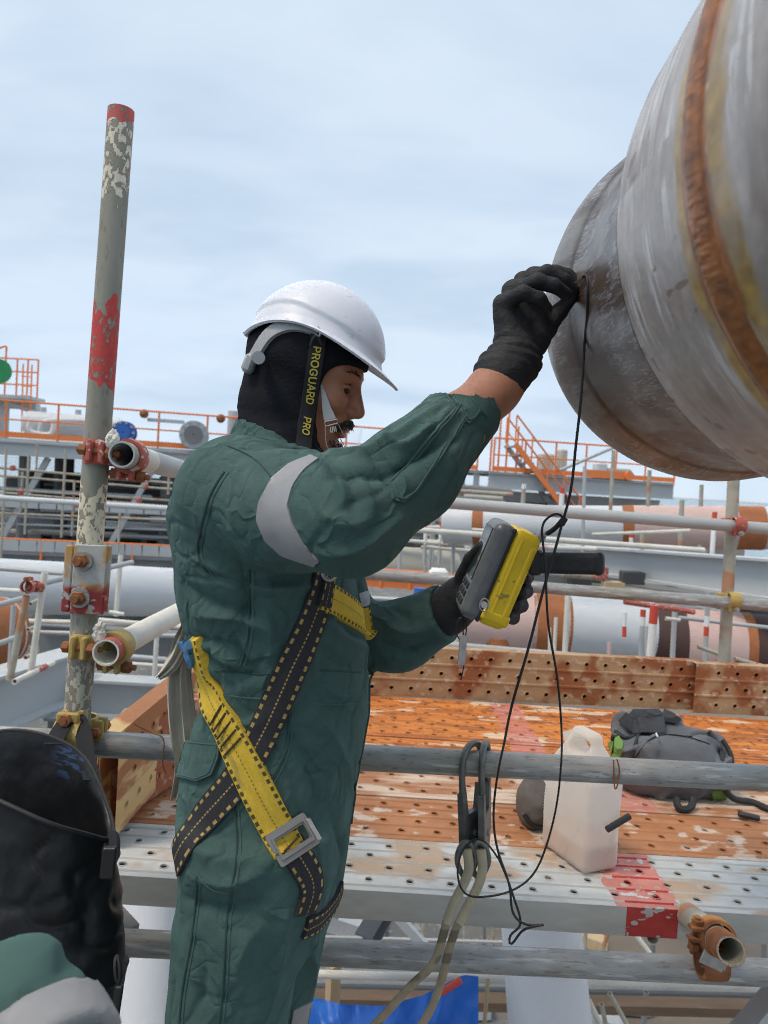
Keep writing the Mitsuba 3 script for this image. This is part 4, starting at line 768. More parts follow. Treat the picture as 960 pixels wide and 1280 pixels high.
BT = [((-20, 1206), (980, 1234), 3.3, 10, 'mat_tube_cream', 'long thin cream tube below the lower rail'), ((400, 1171), (640, 1178), 4.8, 4, 'mat_tube_grey', 'thin grey tube under the deck behind the straps'),
      ((512, 1120), (510, 1185), 5.2, 4, 'mat_plant_dark', 'thin dark upright left of the straps under the deck'), ((532, 1125), (528, 1185), 5.4, 6, 'mat_tube_old', 'old upright under the deck left of the straps'),
      ((582, 1128), (580, 1185), 5.4, 4, 'mat_tube_old', 'old upright just right of the straps under the deck'), ((606, 1130), (605, 1185), 5.4, 4, 'mat_plant_dark', 'dark upright right of the straps under the deck'), ((618, 1130), (616, 1185), 5.6, 4, 'mat_tube_old', 'brown upright beside the fat column under the deck'),
      ((590, 1150), (640, 1152), 5.4, 4, 'mat_tube_grey', 'short grey tube left of the fat column'), ((525, 1148), (545, 1134), 4.2, 7, 'mat_clamp_red', 'red stub tube under the deck left of the straps'),
      ((733, 1130), (731, 1190), 4.6, 5, 'mat_tube_old', 'old upright right of the fat column'), ((722, 1153), (800, 1155), 4.8, 5, 'mat_tube_old', 'old ledger right of the fat column'), ((768, 1140), (752, 1192), 4.8, 5, 'mat_tube_old', 'old brace leaning right of the fat column'),
      ((771, 1138), (812, 1192), 4.4, 7, 'mat_tube_cream', 'cream brace under the red stripe'), ((817, 1142), (816, 1195), 4.8, 6, 'mat_plant_dark', 'dark upright under the red stripe'), ((868, 1152), (865, 1188), 5.0, 6, 'mat_plant_dark', 'dark upright behind the rusty tube end'),
      ((956, 1155), (954, 1200), 5.0, 6, 'mat_plant_dark', 'dark upright at the right edge below the deck'), ((735, 1250), (752, 1285), 3.4, 8, 'mat_tube_cream', 'cream tube slanting at the bottom right of the column'), ((752, 1255), (758, 1285), 3.8, 6, 'mat_tube_old', 'rusty tube slanting at the bottom beside the cream one'),
      ((762, 1242), (786, 1285), 3.8, 6, 'mat_tube_old', 'old brace slanting at the bottom'), ((808, 1240), (804, 1285), 4.4, 7, 'mat_plant_dark', 'dark upright at the bottom right of centre'), ((610, 1225), (605, 1285), 3.2, 5, 'mat_wood', 'thin bamboo stick at the bottom beside the blue tarpaulin')]
for pa, pb_, d, px, mk, lab in BT: scaffold_tube(P(*pa, d), P(*pb_, d), lab, mk, None, px * d / FOCAL / 2, .003)
one('steel_brace', bar(P(905, 1320, 1.9), P(985, 1225, 2.1), .05, .05), 'mat_plant_grey', 'pale grey angle brace at the bottom right corner', 'brace', smooth=False)
one('timber_post', bar(P(417, 1206, 3.4), P(414, 1300, 3.4), .05, .045), 'mat_wood', 'short timber post behind the blue tarpaulin', 'post', smooth=False)
one('timber_beam', bar(P(380, 1247, 4.2), P(1000, 1262, 4.2), .09, .05), 'mat_timber', 'brown timber lying under the lower rail', 'timber', smooth=False)
one('floor_beam', ibeam(P(380, 1232, 5.0), P(1020, 1246, 5.0), .15, .14), 'mat_plant_dark', 'dark beam behind the thin cream tube below', 'beam', smooth=False)
for i in range(14):
    q = np.array([-1.4 + r9.random() * 4.5, 6.4 + 3.0 * r9.random(), -4 + .02]); w, h = .2 + .5 * r9.random(), .06 + .12 * r9.random()
    one('scrap_piece', orient(box((w, .3, h), bev=.01), q + up * h / 2, unit([1, r9.random() - .5, 0]), unit(np.cross(up, unit([1, 0, 0]))), up), ['mat_wood', 'mat_plant_grey', 'mat_rust', 'mat_plant_dark'][i % 4], 'scrap piece lying on the ground far below the deck', 'scrap', 'scrap on the ground below', smooth=False)
# ================================================================== THE MAN
from scipy.interpolate import PchipInterpolator
from scipy.spatial import cKDTree
def cov_c(p, n, uv):
    a = fbm(p.x * 6, p.y * 6, p.z * 6, 4); w = fbm(p.x * 500, p.y * 500, p.z * 500, 2); d = fbm(p.x * 22, p.y * 22, p.z * 14, 4)
    c = mix((.043, .086, .079), (.062, .116, .107), a); c = c * (.86 + .28 * w); return mix(c, (.078, .132, .122), smoothstep(.52, .72, d) * .5)
def cov_b(p, n, uv):
    wx, wy = fbm(p.x * 7, p.y * 7, p.z * 7, 2) - .5, fbm(p.x * 7 + 9, p.y * 7, p.z * 7, 2) - .5
    r1 = fbm(p.x * 15 + p.z * 7 + 3 * wx, p.y * 13, p.z * 6 - p.x * 8 + 3 * wy, 3) - .5; r2 = fbm(p.x * 30 - p.z * 16 + 4 * wy, p.y * 30, p.z * 18 + p.x * 9, 2) - .5
    return .0030 * dr.exp(-dr.abs(r1) * 26) - .0016 * dr.exp(-dr.abs(r2) * 24) + .0006 * noise(p.x * 700, p.y * 700, p.z * 700) + .0022 * fbm(p.x * 34 + p.z * 14, p.y * 34, p.z * 16 - p.x * 20, 3)
mat('mat_coverall', cov_c, .85, bump=cov_b, sheen=.25, specular=.25)
mat('mat_seam', (.030, .066, .060), .9); mat('mat_stitch', (.062, .115, .104), .9)
mat('mat_reflective', lambda p, n, uv: mix((.25, .25, .258), (.32, .32, .33), fbm(p.x * 30, p.y * 30, p.z * 30, 3)), .45, .1)
mat('mat_black_knit', lambda p, n, uv: mix((.0055, .006, .009), (.012, .013, .018), fbm(p.x * 300, p.y * 300, p.z * 300, 2)), .8, bump=lambda p, n, uv: .0008 * noise(p.x * 520, p.y * 520, p.z * 360) + .002 * fbm(p.x * 45, p.y * 45, p.z * 30, 3), specular=.15)
mat('mat_glove', lambda p, n, uv: mix((.007, .007, .009), (.020, .020, .023), fbm(p.x * 120, p.y * 120, p.z * 120, 3)), .7, bump=lambda p, n, uv: .0007 * noise(p.x * 480, p.y * 480, p.z * 480) + .0015 * fbm(p.x * 70, p.y * 70, p.z * 70, 3))
mat('mat_skin', lambda p, n, uv: mix((.30, .125, .075), (.43, .20, .125), fbm(p.x * 40, p.y * 40, p.z * 40, 4)), .48, specular=.4)
mat('mat_hair', (.012, .010, .009), .7); mat('mat_eye', (.5, .48, .45), .2); mat('mat_lip', (.17, .075, .06), .45)
mat('mat_helmet', lambda p, n, uv: mix((.63, .65, .72), (.70, .72, .78), fbm(p.x * 20, p.y * 20, p.z * 20, 4)) * (1 - .16 * smoothstep(.70, .8, fbm(p.x * 110, p.y * 110, p.z * 110, 3))), .42, clearcoat=.15)
mat('mat_suspension', (.36, .37, .38), .5); mat('mat_black_plastic', (.015, .015, .017), .45)
def yel_c(p, n, uv):
    u, v = uv.x, uv.y; c = mix((.56, .37, .025), (.68, .47, .05), fbm(u * 60, v * 4, 0, 3)); c = mix(c, (.33, .25, .07), smoothstep(.55, .75, fbm(u * 14, v * 2, 3, 4)) * .7)
    c = c * (.82 + .25 * noise(u * 700, v * 40))
    dash = dr.select((dr.abs(v) > .76) & (dr.abs(v) < .97) & ((u / .011 - dr.floor(u / .011)) < .55), 1.0, 0.0); ctr = dr.select((dr.abs(v) < .035) & ((u / .006 - dr.floor(u / .006)) < .55), 1.0, 0.0)
    return mix(c, (.03, .028, .02), dr.maximum(dash * .92, ctr * .75))
def blk_c(p, n, uv):
    u, v = uv.x, uv.y; c = mix((.014, .014, .018), (.030, .030, .036), noise(u * 600, v * 40))
    dash = dr.select((dr.abs(v) > .70) & (dr.abs(v) < .90) & ((u / .014 - dr.floor(u / .014)) < .52), 1.0, 0.0); ctr = dr.select((dr.abs(v) < .05) & ((u / .006 - dr.floor(u / .006)) < .6), 1.0, 0.0)
    return mix(c, mix((.30, .20, .06), (.46, .33, .10), noise(u * 300, v * 9)), dr.maximum(dash, ctr))
mat('mat_web_yellow', yel_c, .8); mat('mat_web_black', blk_c, .8); mat('mat_web_stitch', (.06, .045, .02), .9); mat('mat_web_plain', (.010, .011, .016), .8)
mat('mat_buckle', (.27, .26, .245), .35, .75); mat('mat_blue_tag', (.055, .16, .30), .7); mat('mat_rag', lambda p, n, uv: mix((.36, .33, .27), (.55, .52, .45), fbm(p.x * 30, p.y * 30, p.z * 12, 4)), .95)
mat('mat_print_yellow', (.52, .42, .06), .8)

DT = 1.22
rows = [(572, 300, 402), (586, 272, 412), (604, 246, 420), (630, 226, 428), (660, 217, 437), (700, 216, 444), (740, 219, 452), (780, 227, 459), (812, 238, 463), (842, 249, 466), (872, 247, 466),
        (905, 236, 462), (940, 226, 456), (975, 219, 450), (1010, 220, 445), (1050, 226, 440), (1085, 231, 434), (1115, 232, 428), (1140, 236, 420)]
bh = np.interp([r[0] for r in rows], [572, 606, 645, 740, 850, 960, 1060, 1140], [.10, .165, .185, .185, .17, .185, .20, .17])
zz = np.array([P((a + b) / 2, y, DT)[2] for y, a, b in rows]); xl = np.array([P(a, y, 1.20)[0] for y, a, b in rows]); xr = np.array([P(b, y, 1.20)[0] for y, a, b in rows])
o_ = np.argsort(zz); CX, AX, BY = (PchipInterpolator(zz[o_], q[o_]) for q in ((xl + xr) / 2, (xr - xl) / 2, bh))
zlo, zhi = zz.min(), zz.max(); YC = P(340, 800, DT)[1]
lean = lambda z: YC + 0 * z
def torso(p):
    z = np.clip(p[:, 2], zlo, zhi); a, b = AX(z), BY(z)
    a = a - .006; q = (np.abs((p[:, 0] - CX(z)) / a) ** 2.1 + np.abs((p[:, 1] - YC) / b) ** 2.1) ** (1 / 2.1)
    f = (q - 1) * np.minimum(a, b); return np.maximum(f, np.maximum(p[:, 2] - zhi - .01, zlo - p[:, 2]))
def leg(rows, d, bw):
    z = np.array([P((a + b) / 2, y, d)[2] for y, a, b in rows]); l = np.array([P(a, y, d)[0] for y, a, b in rows]); r = np.array([P(b, y, d)[0] for y, a, b in rows]); o = np.argsort(z)
    c, w = PchipInterpolator(z[o], ((l + r) / 2)[o]), PchipInterpolator(z[o], ((r - l) / 2)[o]); lo, hi = z.min(), z.max(); yc = P(340, 1150, d)[1]
    def f(p):
        q = np.clip(p[:, 2], lo, hi); a = w(q); e = ((np.abs((p[:, 0] - c(q)) / a) ** 2.2 + np.abs((p[:, 1] - yc) / bw) ** 2.2) ** (1 / 2.2) - 1) * np.minimum(a, bw)
        return np.maximum(e, np.maximum(p[:, 2] - hi, lo - p[:, 2]))
    return f, lo
near_leg, zl1 = leg([(1030, 228, 415), (1080, 229, 412), (1115, 228, 404), (1150, 219, 388), (1200, 214, 374), (1250, 210, 364), (1310, 207, 355), (1400, 214, 350), (1560, 232, 338), (1720, 240, 330)], 1.12, .098)
far_leg, zl2 = leg([(1030, 262, 432), (1085, 262, 430), (1130, 262, 418), (1160, 260, 408), (1200, 255, 400), (1250, 250, 390), (1310, 245, 382), (1400, 250, 376), (1560, 265, 362), (1650, 270, 356)], 1.33, .098)
nS, nM, nE, nF, nC, nW = P(290, 622, 1.07), P(365, 640, .99), P(437, 645, .915), P(512, 592, .965), P(590, 505, 1.035), P(630, 475, 1.065)
fS, fE, fC, fW = P(372, 622, 1.37), P(430, 800, 1.40), P(556, 763, 1.295), P(578, 748, 1.275)
cdir, fdir = unit(nW - nF), unit(fW - fE)
def near_arm(p):
    f = chain(p, [nS, nM, nE, nF, nC + cdir * .02], [.080, .073, .066, .058, .047], .03)
    return np.maximum(smax(f, (p - nC) @ cdir, .004), -cap(p, nC - cdir * .045, nW, .0365))
def far_arm(p):
    f = chain(p, [fS, fE, P(500, 795, 1.345), fC + fdir * .02], [.08, .066, .056, .048], .03)
    return np.maximum(smax(f, (p - fC) @ fdir, .004), -cap(p, fC - fdir * .02, fW + fdir * .1, .034))
NB, NT = P(352, 566, DT + .01), P(374, 510, DT + .03); hfw = CI
def coverall(p):
    f = smin(torso(p), smin(near_leg(p), far_leg(p), .012), .03); f = smin(f, near_arm(p), .022); f = smin(f, cap(p, P(262, 640, 1.13), P(300, 690, 1.10), .05, .055), .05); f = smin(f, far_arm(p), .03)
    f = smin(f, cap(p, P(302, 604, 1.09), P(360, 592, 1.2), .052, .045), .05)
    # collar: a standing band round the neck
    ax = unit(NT - NB); s = (p - NB) @ ax; rad = np.linalg.norm((p - NB) - s[:, None] * ax, axis=1); rc = .082 + .10 * np.clip(-s, 0, .1)
    col = np.maximum(np.abs(rad - rc) - .0045, np.maximum(s - .004 - .020 * np.clip(-((p - NB) @ hfw) / .08, -1, 1), -.05 - s)); return np.minimum(f, col)
print('coverall')
cov = surface_nets(coverall, (-.42, .80, zl1 - .01), (.26, 1.55, P(300, 500, DT)[2]), .0062)
comp = cov.split(only_watertight=False); cov = max(comp, key=lambda m: len(m.vertices))
smooth_mesh(cov, 3)
base_cov = cov.copy(); v2_, f2_ = trimesh.remesh.subdivide(cov.vertices, cov.faces); cov = trimesh.Trimesh(v2_, f2_, process=False); smooth_mesh(cov, 1)
# folds: (photo polyline, width m, height m)
FOLDS = [([(378, 565), (420, 570), (470, 560), (520, 530), (560, 498)], .013, .009), ([(400, 600), (440, 600), (490, 590), (540, 560), (575, 520)], .012, -.007), ([(425, 575), (455, 610), (470, 650)], .012, .008), ([(450, 560), (485, 590), (500, 625)], .011, -.006),
         ([(400, 640), (435, 655), (470, 645)], .014, .008), ([(392, 690), (430, 690), (470, 670), (510, 640)], .012, .008), ([(500, 560), (530, 545), (570, 500)], .009, .006), 
         ([(232, 690), (280, 720), (350, 735), (405, 730)], .013, .010), ([(225, 725), (265, 755), (330, 768)], .013, -.008), ([(240, 770), (290, 772), (345, 790)], .012, .008), ([(300, 700), (310, 750), (300, 800)], .013, -.008),
         ([(330, 760), (340, 800), (335, 830)], .010, .007), ([(262, 795), (275, 820), (300, 832)], .009, .009), ([(250, 815), (280, 838), (330, 845)], .009, -.009), ([(290, 790), (300, 820), (320, 840)], .008, -.008), ([(405, 775), (430, 800), (462, 812)], .011, .007), ([(395, 800), (425, 825), (464, 835)], .010, -.007), ([(420, 760), (440, 790), (455, 800)], .010, -.006),
         ([(255, 860), (262, 885), (255, 915)], .008, .006), ([(268, 850), (278, 880), (275, 905)], .007, -.006), ([(300, 850), (306, 885)], .008, .005),
         ([(385, 880), (420, 930), (440, 985)], .016, .008), ([(350, 900), (385, 960), (400, 1030)], .018, -.008), ([(232, 1090), (280, 1105), (340, 1080)], .016, .009), ([(225, 1120), (270, 1140), (330, 1125)], .015, -.009), ([(330, 1150), (300, 1200), (310, 1260)], .018, .008), ([(360, 1130), (350, 1200), (330, 1280)], .014, .007), ([(240, 1170), (255, 1220), (240, 1280)], .016, -.007),
         ([(240, 700), (300, 728), (370, 722)], .007, -.010), ([(395, 570), (425, 600), (432, 640)], .008, .009), ([(470, 545), (505, 560), (540, 530)], .008, .007), ([(520, 575), (545, 560), (575, 545)], .007, -.006), ([(250, 880), (300, 905), (345, 890)], .008, .006), ([(400, 850), (420, 870), (458, 868)], .007, .006), ([(225, 800), (255, 800), (300, 812)], .007, -.007), ([(410, 1010), (430, 1060), (420, 1110)], .014, -.009), ([(390, 1150), (392, 1200), (385, 1260)], .012, .007), ([(475, 775), (510, 790), (545, 780)], .010, .008), ([(470, 800), (505, 815), (540, 800)], .010, -.007), ([(490, 760), (515, 775), (550, 762)], .009, -.006)]
v = cov.vertices; amt = np.zeros(len(v)); vn = normals_of(cov)
for pts, w, hgt in FOLDS:
    q, n = drape(base_cov, spline(pts, 3.0)); q, n = sm(q, 8), sm(n, 8); near = np.where(np.linalg.norm(v - q.mean(0), axis=1) < .32)[0]
    ti_ = np.linspace(0, len(q) - 1, len(q) * 6); q = np.stack([np.interp(ti_, np.arange(len(q)), q[:, k_]) for k_ in range(3)], 1); n = np.stack([np.interp(ti_, np.arange(len(n)), n[:, k_]) for k_ in range(3)], 1)
    m, j = cKDTree(q).query(v[near]); fade = np.sin(np.pi * np.clip((j + .5) / len(q), 0, 1)) ** .6
    amt[near] += 1.25 * hgt * (.5 * np.exp(-(m / w) ** 2) + .6 * np.exp(-np.sqrt((m / (w * .42)) ** 2 + .04) + .2)) * fade * ((vn[near] * n[j]).sum(1) > .2)
cl = meshkit.fbm(v * np.array([6, 6, 4.0]) + 2 * meshkit.fbm(v * 3, 2)[:, None], 2, 5) - .5
dg = unit([.55, .2, .8]); e_ = unit(np.cross(dg, [0, 1, 0])); w_ = np.stack([v @ dg * 3.2, v @ e_ * 17, v[:, 1] * 9], 1); w_ = w_ + 2.2 * (meshkit.fbm(v * 6, 2, 4)[:, None] - .5)
cr = np.abs(meshkit.fbm(w_ + 7, 2, 9) - .5); c2 = meshkit.fbm(np.stack([v @ e_ * 5, v @ dg * 26, v[:, 1] * 14], 1) + 2.0 * (meshkit.fbm(v * 9, 2, 8)[:, None] - .5), 2, 12) - .5
amt += .004 * cl - .0042 * np.exp(-np.abs(cr / .022)) + .0030 * c2 + .0018 * (meshkit.fbm(v * 46, 3, 3) - .5)
# gathered waist
wz = P(300, 835, DT)[2]; tors = np.abs(v[:, 2] - wz) < .05
amt += np.where(v[:, 0] < P(330, 835, DT)[0], .004 * np.sin(v[:, 0] * 190 + v[:, 1] * 120), 0) * np.exp(-((v[:, 2] - wz) / .022) ** 2)
cuffd = np.minimum(np.linalg.norm(v - nC, axis=1), np.linalg.norm(v - fC, axis=1)); amt *= np.clip((cuffd - .045) / .05, .1, 1)
cov = displaced(cov, amt); smooth_mesh(cov, 3, .003)
M = thing('person', 'man in green coverall and white helmet touching a probe to the overhead pipe', 'person')
part(M, 'coverall', cov, 'mat_coverall', smooth=True)

# ---- head frame
yaw, pit, HS = math.radians(-7), math.radians(18), .93
hf = np.array([math.cos(yaw) * math.cos(pit), math.sin(yaw) * math.cos(pit), -math.sin(pit)]); hl = np.array([-math.sin(yaw), math.cos(yaw), 0]); hu = np.cross(hf, hl); hu = hu if hu[2] > 0 else -hu
HR = np.stack([hf, hl, hu], 1); HC = P(455, 520, 1.235) - HR @ (np.array([.122, 0, -.034]) * HS)
def H(x, y, z): return HC + HR @ (np.array([x, y, z]) * HS)
def loc(p): return (p - HC) @ HR / HS
def hmesh(m): m = m.copy(); m.vertices = HC + (m.vertices * HS) @ HR.T; return m
def skull(q):
    f = ell(q, (-.01, 0, .035), (.098, .076, .098)); f = smin(f, ell(q, (.040, 0, -.035), (.052, .060, .088)), .03)
    for s in (-1, 1): f = smin(f, cap(q, (-.005, s * .054, -.062), (.070, s * .014, -.112), .024, .019), .02)
    return f
def face(q):
    f = skull(q); f = smin(f, ball(q, (.078, 0, -.106), .021), .018)
    for s in (-1, 1):
        f = smin(f, cap(q, (.083, s * .010, .022), (.066, s * .044, .019), .0105), .012); f = smin(f, ell(q, (.068, s * .038, -.030), (.024, .022, .022)), .016)
        f = smax(f, -ell(q, (.096, s * .032, -.001), (.019, .019, .012)), .008); f = smin(f, ball(q, (.0745, s * .031, -.002), .0128), .002)
    f = smin(f, cap(q, (.087, 0, .012), (.111, 0, -.032), .0078, .0112), .010); f = smin(f, cap(q, (.080, 0, -.010), (.098, 0, -.034), .010, .0125), .008)
    for s in (-1, 1): f = smin(f, ball(q, (.1005, s * .0125, -.037), .0092), .006); f = smax(f, -ball(q, (.105, s * .006, -.047), .0035), .002)
    f = smin(f, ell(q, (.086, 0, -.062), (.016, .026, .020)), .010)
    f = smin(f, ell(q, (.0985, 0, -.0655), (.009, .020, .0062)), .004); f = smin(f, ell(q, (.0965, 0, -.0775), (.0092, .018, .0068)), .004); f = smax(f, -ell(q, (.106, 0, -.0715), (.010, .022, .0016)), .0015)
    return f
head = surface_nets(face, (-.115, -.09, -.14), (.14, .09, .145), .0027); head = max(head.split(only_watertight=False), key=lambda m: len(m.vertices)); smooth_mesh(head, 1)
def skin_body(p):
    f = chain(p, [P(470, 640, .94), P(570, 535, 1.01), P(618, 487, 1.055), P(650, 455, 1.075)], [.045, .040, .0325, .029], .02)
    f = smin(f, chain(p, [fE, P(560, 765, 1.29), P(590, 740, 1.265)], [.045, .034, .029], .02), .01); f = smin(f, cap(p, P(437, 645, .93), P(300, 625, 1.08), .045, .055), .02); f = smin(f, cap(p, fE, fS, .045, .055), .02)
    f = smin(f, cap(p, P(320, 640, 1.2), P(330, 1000, 1.22), .09, .1), .05); f = smin(f, cap(p, P(335, 620, 1.12), P(350, 620, 1.32), .06), .05); return smin(f, cap(p, P(340, 600, DT), H(-.02, 0, -.05), .062, .055), .04)
arm = surface_nets(skin_body, (-.35, .82, .85), (.26, 1.5, 1.72), .0065); smooth_mesh(arm, 3)
body = part(M, 'body', cat_([hmesh(head), arm]), 'mat_skin', smooth=True)
# moustache, brows, eyes
def tufts(c0, c1, bow, r0, n, ln, seed):
    g = np.random.default_rng(seed); ms = []
    for i in range(n):
        t = g.random(); b = np.array(c0) * (1 - t) + np.array(c1) * t + bow * math.sin(math.pi * t) + g.normal(size=3) * r0; d = np.array(ln) * (.7 + .6 * g.random()) + g.normal(size=3) * .0015
        ms.append(rod([b, b + d * .5 + [.0006, 0, 0], b + d], [.0007, .0006, .0002], 4))
    return cat_(ms)
for s in (-1, 1):
    mp = spline([(.1035, 0, -.0535), (.1015, s * .010, -.0555), (.0955, s * .022, -.0625), (.089, s * .029, -.073)], .003); m = rod(mp, np.interp(np.linspace(0, 1, len(mp)), [0, .4, 1], [.0042, .0046, .002]), 8)
    part(M, 'moustache', hmesh(cat_([m, tufts((.105, s * .001, -.053), (.091, s * .029, -.070), np.array([.003, 0, .001]), .0026, 200, (.0015, s * .002, -.0048), 5 + s)])), 'mat_hair')
    part(M, 'eyebrow', hmesh(cat_([tufts((.0945, s * .012, .022), (.073, s * .050, .020), np.array([.003, 0, .005]), .0013, 150, (-.003, s * .004, .0008), 15 + s)])), 'mat_hair')
    part(M, 'eyelash', hmesh(rod([(.0845, s * .020, -.006), (.0878, s * .030, -.0075), (.083, s * .041, -.006)], .0019, 6)), 'mat_hair')
    part(M, 'eyelid_crease', hmesh(rod([(.0835, s * .018, .0045), (.0868, s * .030, .0065), (.080, s * .044, .003)], .0009, 5)), 'mat_hair'); part(M, 'eye', hmesh(trimesh.creation.icosphere(2, .0122).apply_translation((.0757, s * .031, -.0055))), 'mat_hair')
part(M, 'beard_stubble', hmesh(tufts((.088, -.03, -.10), (.088, .03, -.10), np.array([.012, 0, -.004]), .006, 300, (.002, 0, -.003), 3)), 'mat_hair')

# ---- balaclava
def hood(p):
    q = loc(p); f = smin(skull(q), cap(q, (-.012, 0, .0), (-.02, 0, -.07), .080, .064), .03) * HS - .006
    f = smin(f, smin(cap(p, H(-.015, 0, -.06), NB, .066, .078), cap(p, NB, P(350, 590, DT), .076, .09), .02), .03)
    f = smin(f, cap(p, H(.075, 0, -.125), H(.0, 0, -.13), .022, .03), .02)
    qs = q + np.stack([.22 * (q[:, 2] + .02), 0 * q[:, 0], 0 * q[:, 0]], 1); cut = ((((np.abs((qs - np.array([.126, 0, -.046])) / np.array([.082, .14, .084])) ** 3).sum(1)) ** (1 / 3)) - 1) * .08 * HS; inner = face(q) * HS - .0015
    return smax(np.maximum(f, -np.minimum(inner, 9)), -cut, .004) if False else smax(f, -cut, .004)
lo_, hi_ = P(280, 620, 1.22), P(500, 360, 1.22)
hd = surface_nets(hood, (lo_[0], 1.02, lo_[2]), (hi_[0], 1.46, hi_[2]), .0042); hd = max(hd.split(only_watertight=False), key=lambda m: len(m.vertices)); smooth_mesh(hd, 2)
hv = hd.vertices; hq = loc(hv); wr = meshkit.fbm(hv * np.array([14, 14, 40.]) + 3 * meshkit.fbm(hv * 10, 2)[:, None], 3, 2) - .5
hd = displaced(hd, .012 * wr * np.clip((-hq[:, 2] - .02) / .08, .12, 1))
part(M, 'balaclava', hd, 'mat_black_knit', smooth=True)
rim_t = np.linspace(0, 2 * math.pi, 60, endpoint=False)
# ---- helmet
def hat_surface(off=0.0, nphi=144, ns=46):
    rows_ = []
    for i in range(ns):
        s = i / (ns - 1); r = []
        for j in range(nphi):
            ph = j / nphi * 2 * math.pi; c, sn = math.cos(ph), math.sin(ph)
            a, b, h = .119 - off, .101 - off, .128 - off
            zr = .018 + .038 * abs(sn) ** 1.6 + (-.016 if c < 0 else .010) * abs(c) ** 3     # rim height
            t = math.asin(min(1, max(0, (zr - .018) / h)))
            el = math.pi / 2 * (1 - s) + t * s
            x, y, z = a * math.cos(el) * c, b * math.cos(el) * sn, .018 + h * math.sin(el)
            x += .002
            # raised crown panel and side wave
            wave = zr + .024 + .020 * max(0, -c) - .004 * c; k = 1 / (1 + math.exp(-(z - wave) / .0012)); g = 1 + .045 * k
            cx_ = math.exp(-(sn / .30) ** 2) * (1 if el < 1.35 else 0) * math.exp(-((el - .9) / .45) ** 2); g += .018 * cx_
            fl = math.exp(-((abs(ph if ph < math.pi else ph - 2 * math.pi) - .62) / .20) ** 2) * (1 - k) * .018; g += fl
            if s > .93: g += (.028 if c < 0 else .040) * (s - .93) / .07
            x, y = x * g, y * g; z = .018 + (z - .018) * (1 + .012 * k)
            r.append((x, y, z))
        rows_.append(r)
    V = np.array(rows_)
    # peak: rim flares forward and down
    for j in range(nphi):
        ph = j / nphi * 2 * math.pi; pk = max(0, math.cos(ph)) ** 2.2; base = V[-1, j].copy()
        for q in range(5): pass
    ext = []
    for q in np.linspace(.2, 1, 6):
        r = []
        for j in range(nphi):
            ph = j / nphi * 2 * math.pi; pk = max(0, math.cos(ph * .93 if ph < math.pi else (ph - 2 * math.pi) * .93)) ** 1.7; b_ = V[-1, j]
            out = np.array([math.cos(ph), math.sin(ph) * .9, 0]); L = .006 + .030 * pk + 0
            r.append(b_ + out * L * q + np.array([0, 0, -.003 * q - .014 * pk * q ** 1.5]))
        ext.append(r)
    return np.vstack([V, np.array(ext)])
out, inn = hat_surface(0), hat_surface(.0035); inn[-6:, :, 2] -= .0028; inn[-6:] -= 0
def closed_grid(V):
    n = V.shape[1]; i = np.arange(V.shape[0] * n).reshape(V.shape[0], n); j = np.roll(i, -1, 1); q = np.stack([i[:-1], i[1:], j[1:], j[:-1]], -1).reshape(-1, 4)
    return V.reshape(-1, 3), q
vo, qo = closed_grid(out); vi, qi = closed_grid(inn); n0 = len(vo); e0 = np.arange(out.shape[1]) + (out.shape[0] - 1) * out.shape[1]; e1 = np.roll(e0, -1)
qq = np.vstack([qo, qi[:, ::-1] + n0, np.stack([e0, e0 + n0, e1 + n0, e1], 1)])
hat = trimesh.Trimesh(np.vstack([vo, vi]), np.vstack([qq[:, [0, 1, 2]], qq[:, [0, 2, 3]]]), process=False)
_t = math.radians(-2); hat.vertices = np.array([0, 0, .012]) + hat.vertices @ np.array([[math.cos(_t), 0, -math.sin(_t)], [0, 1, 0], [math.sin(_t), 0, math.cos(_t)]])
HAT = part(M, 'helmet', hmesh(hat), 'mat_helmet', smooth=38, label='white safety helmet with a short peak and moulded side wave')
def head_band(pts, w, mk, nm, parent, lift=.004, lab=None):
    m, uv, fr = webbing(hd, pts, w, lift, .006, 5, 1.2, 3); part(parent, nm, m, mk, smooth=True, label=lab); return fr
head_band([(312, 458), (324, 440), (336, 420), (352, 410), (375, 407), (398, 414)], .020, 'mat_suspension', 'headband', HAT, .007)
part(HAT, 'ratchet_knob', tube(P(324, 448, 1.17), P(323, 447, 1.13), .0095, 20), 'mat_suspension'); part(HAT, 'ratchet_housing', orient(box((.018, .03, .030), bev=.005), P(313, 455, 1.19), hf, hl, hu), 'mat_suspension')
fr = head_band([(398, 418), (396, 436), (391, 470), (386, 505), (381, 535), (378, 566)], .0235, 'mat_web_plain', 'chin_strap', HAT, .006, 'black chin strap with yellow lettering')
def text_on(fr, text, s0, h, off, mk, nm, parent, flip=False):
    top, tg, n, sd, t = fr; m = meshkit.text_mesh(text, h, .0006, bold=True); v = m.vertices; s = s0 + v[:, 0]
    f = lambda A: np.stack([np.interp(s, t, A[:, k]) for k in range(3)], 1)
    sgn = -1 if flip else 1
    m = trimesh.Trimesh(f(top) + f(sd) * ((v[:, 1] - off) * sgn)[:, None] + f(n) * (v[:, 2] + .0006)[:, None], m.faces, process=False); part(parent, nm, m, mk, smooth=False)
sdir = 1 if (fr[3][5] @ CI) > 0 else -1
text_on(fr, 'PROGUARD', .020, .0115, .0057, 'mat_print_yellow', 'lettering', HAT, sdir < 0); text_on(fr, 'PRO', .128, .0115, .0057, 'mat_print_yellow', 'lettering', HAT, sdir < 0)
part(HAT, 'strap_hook', rod(spline([P(395, 408, 1.15), P(400, 413, 1.145), P(399, 420, 1.145), P(394, 418, 1.145)], .003), .0018, 8), 'mat_steel'); part(HAT, 'strap_clip', rod(spline([P(388, 432, 1.15), P(395, 420, 1.145), P(402, 431, 1.15)], .003), .0025, 8), 'mat_black_plastic')
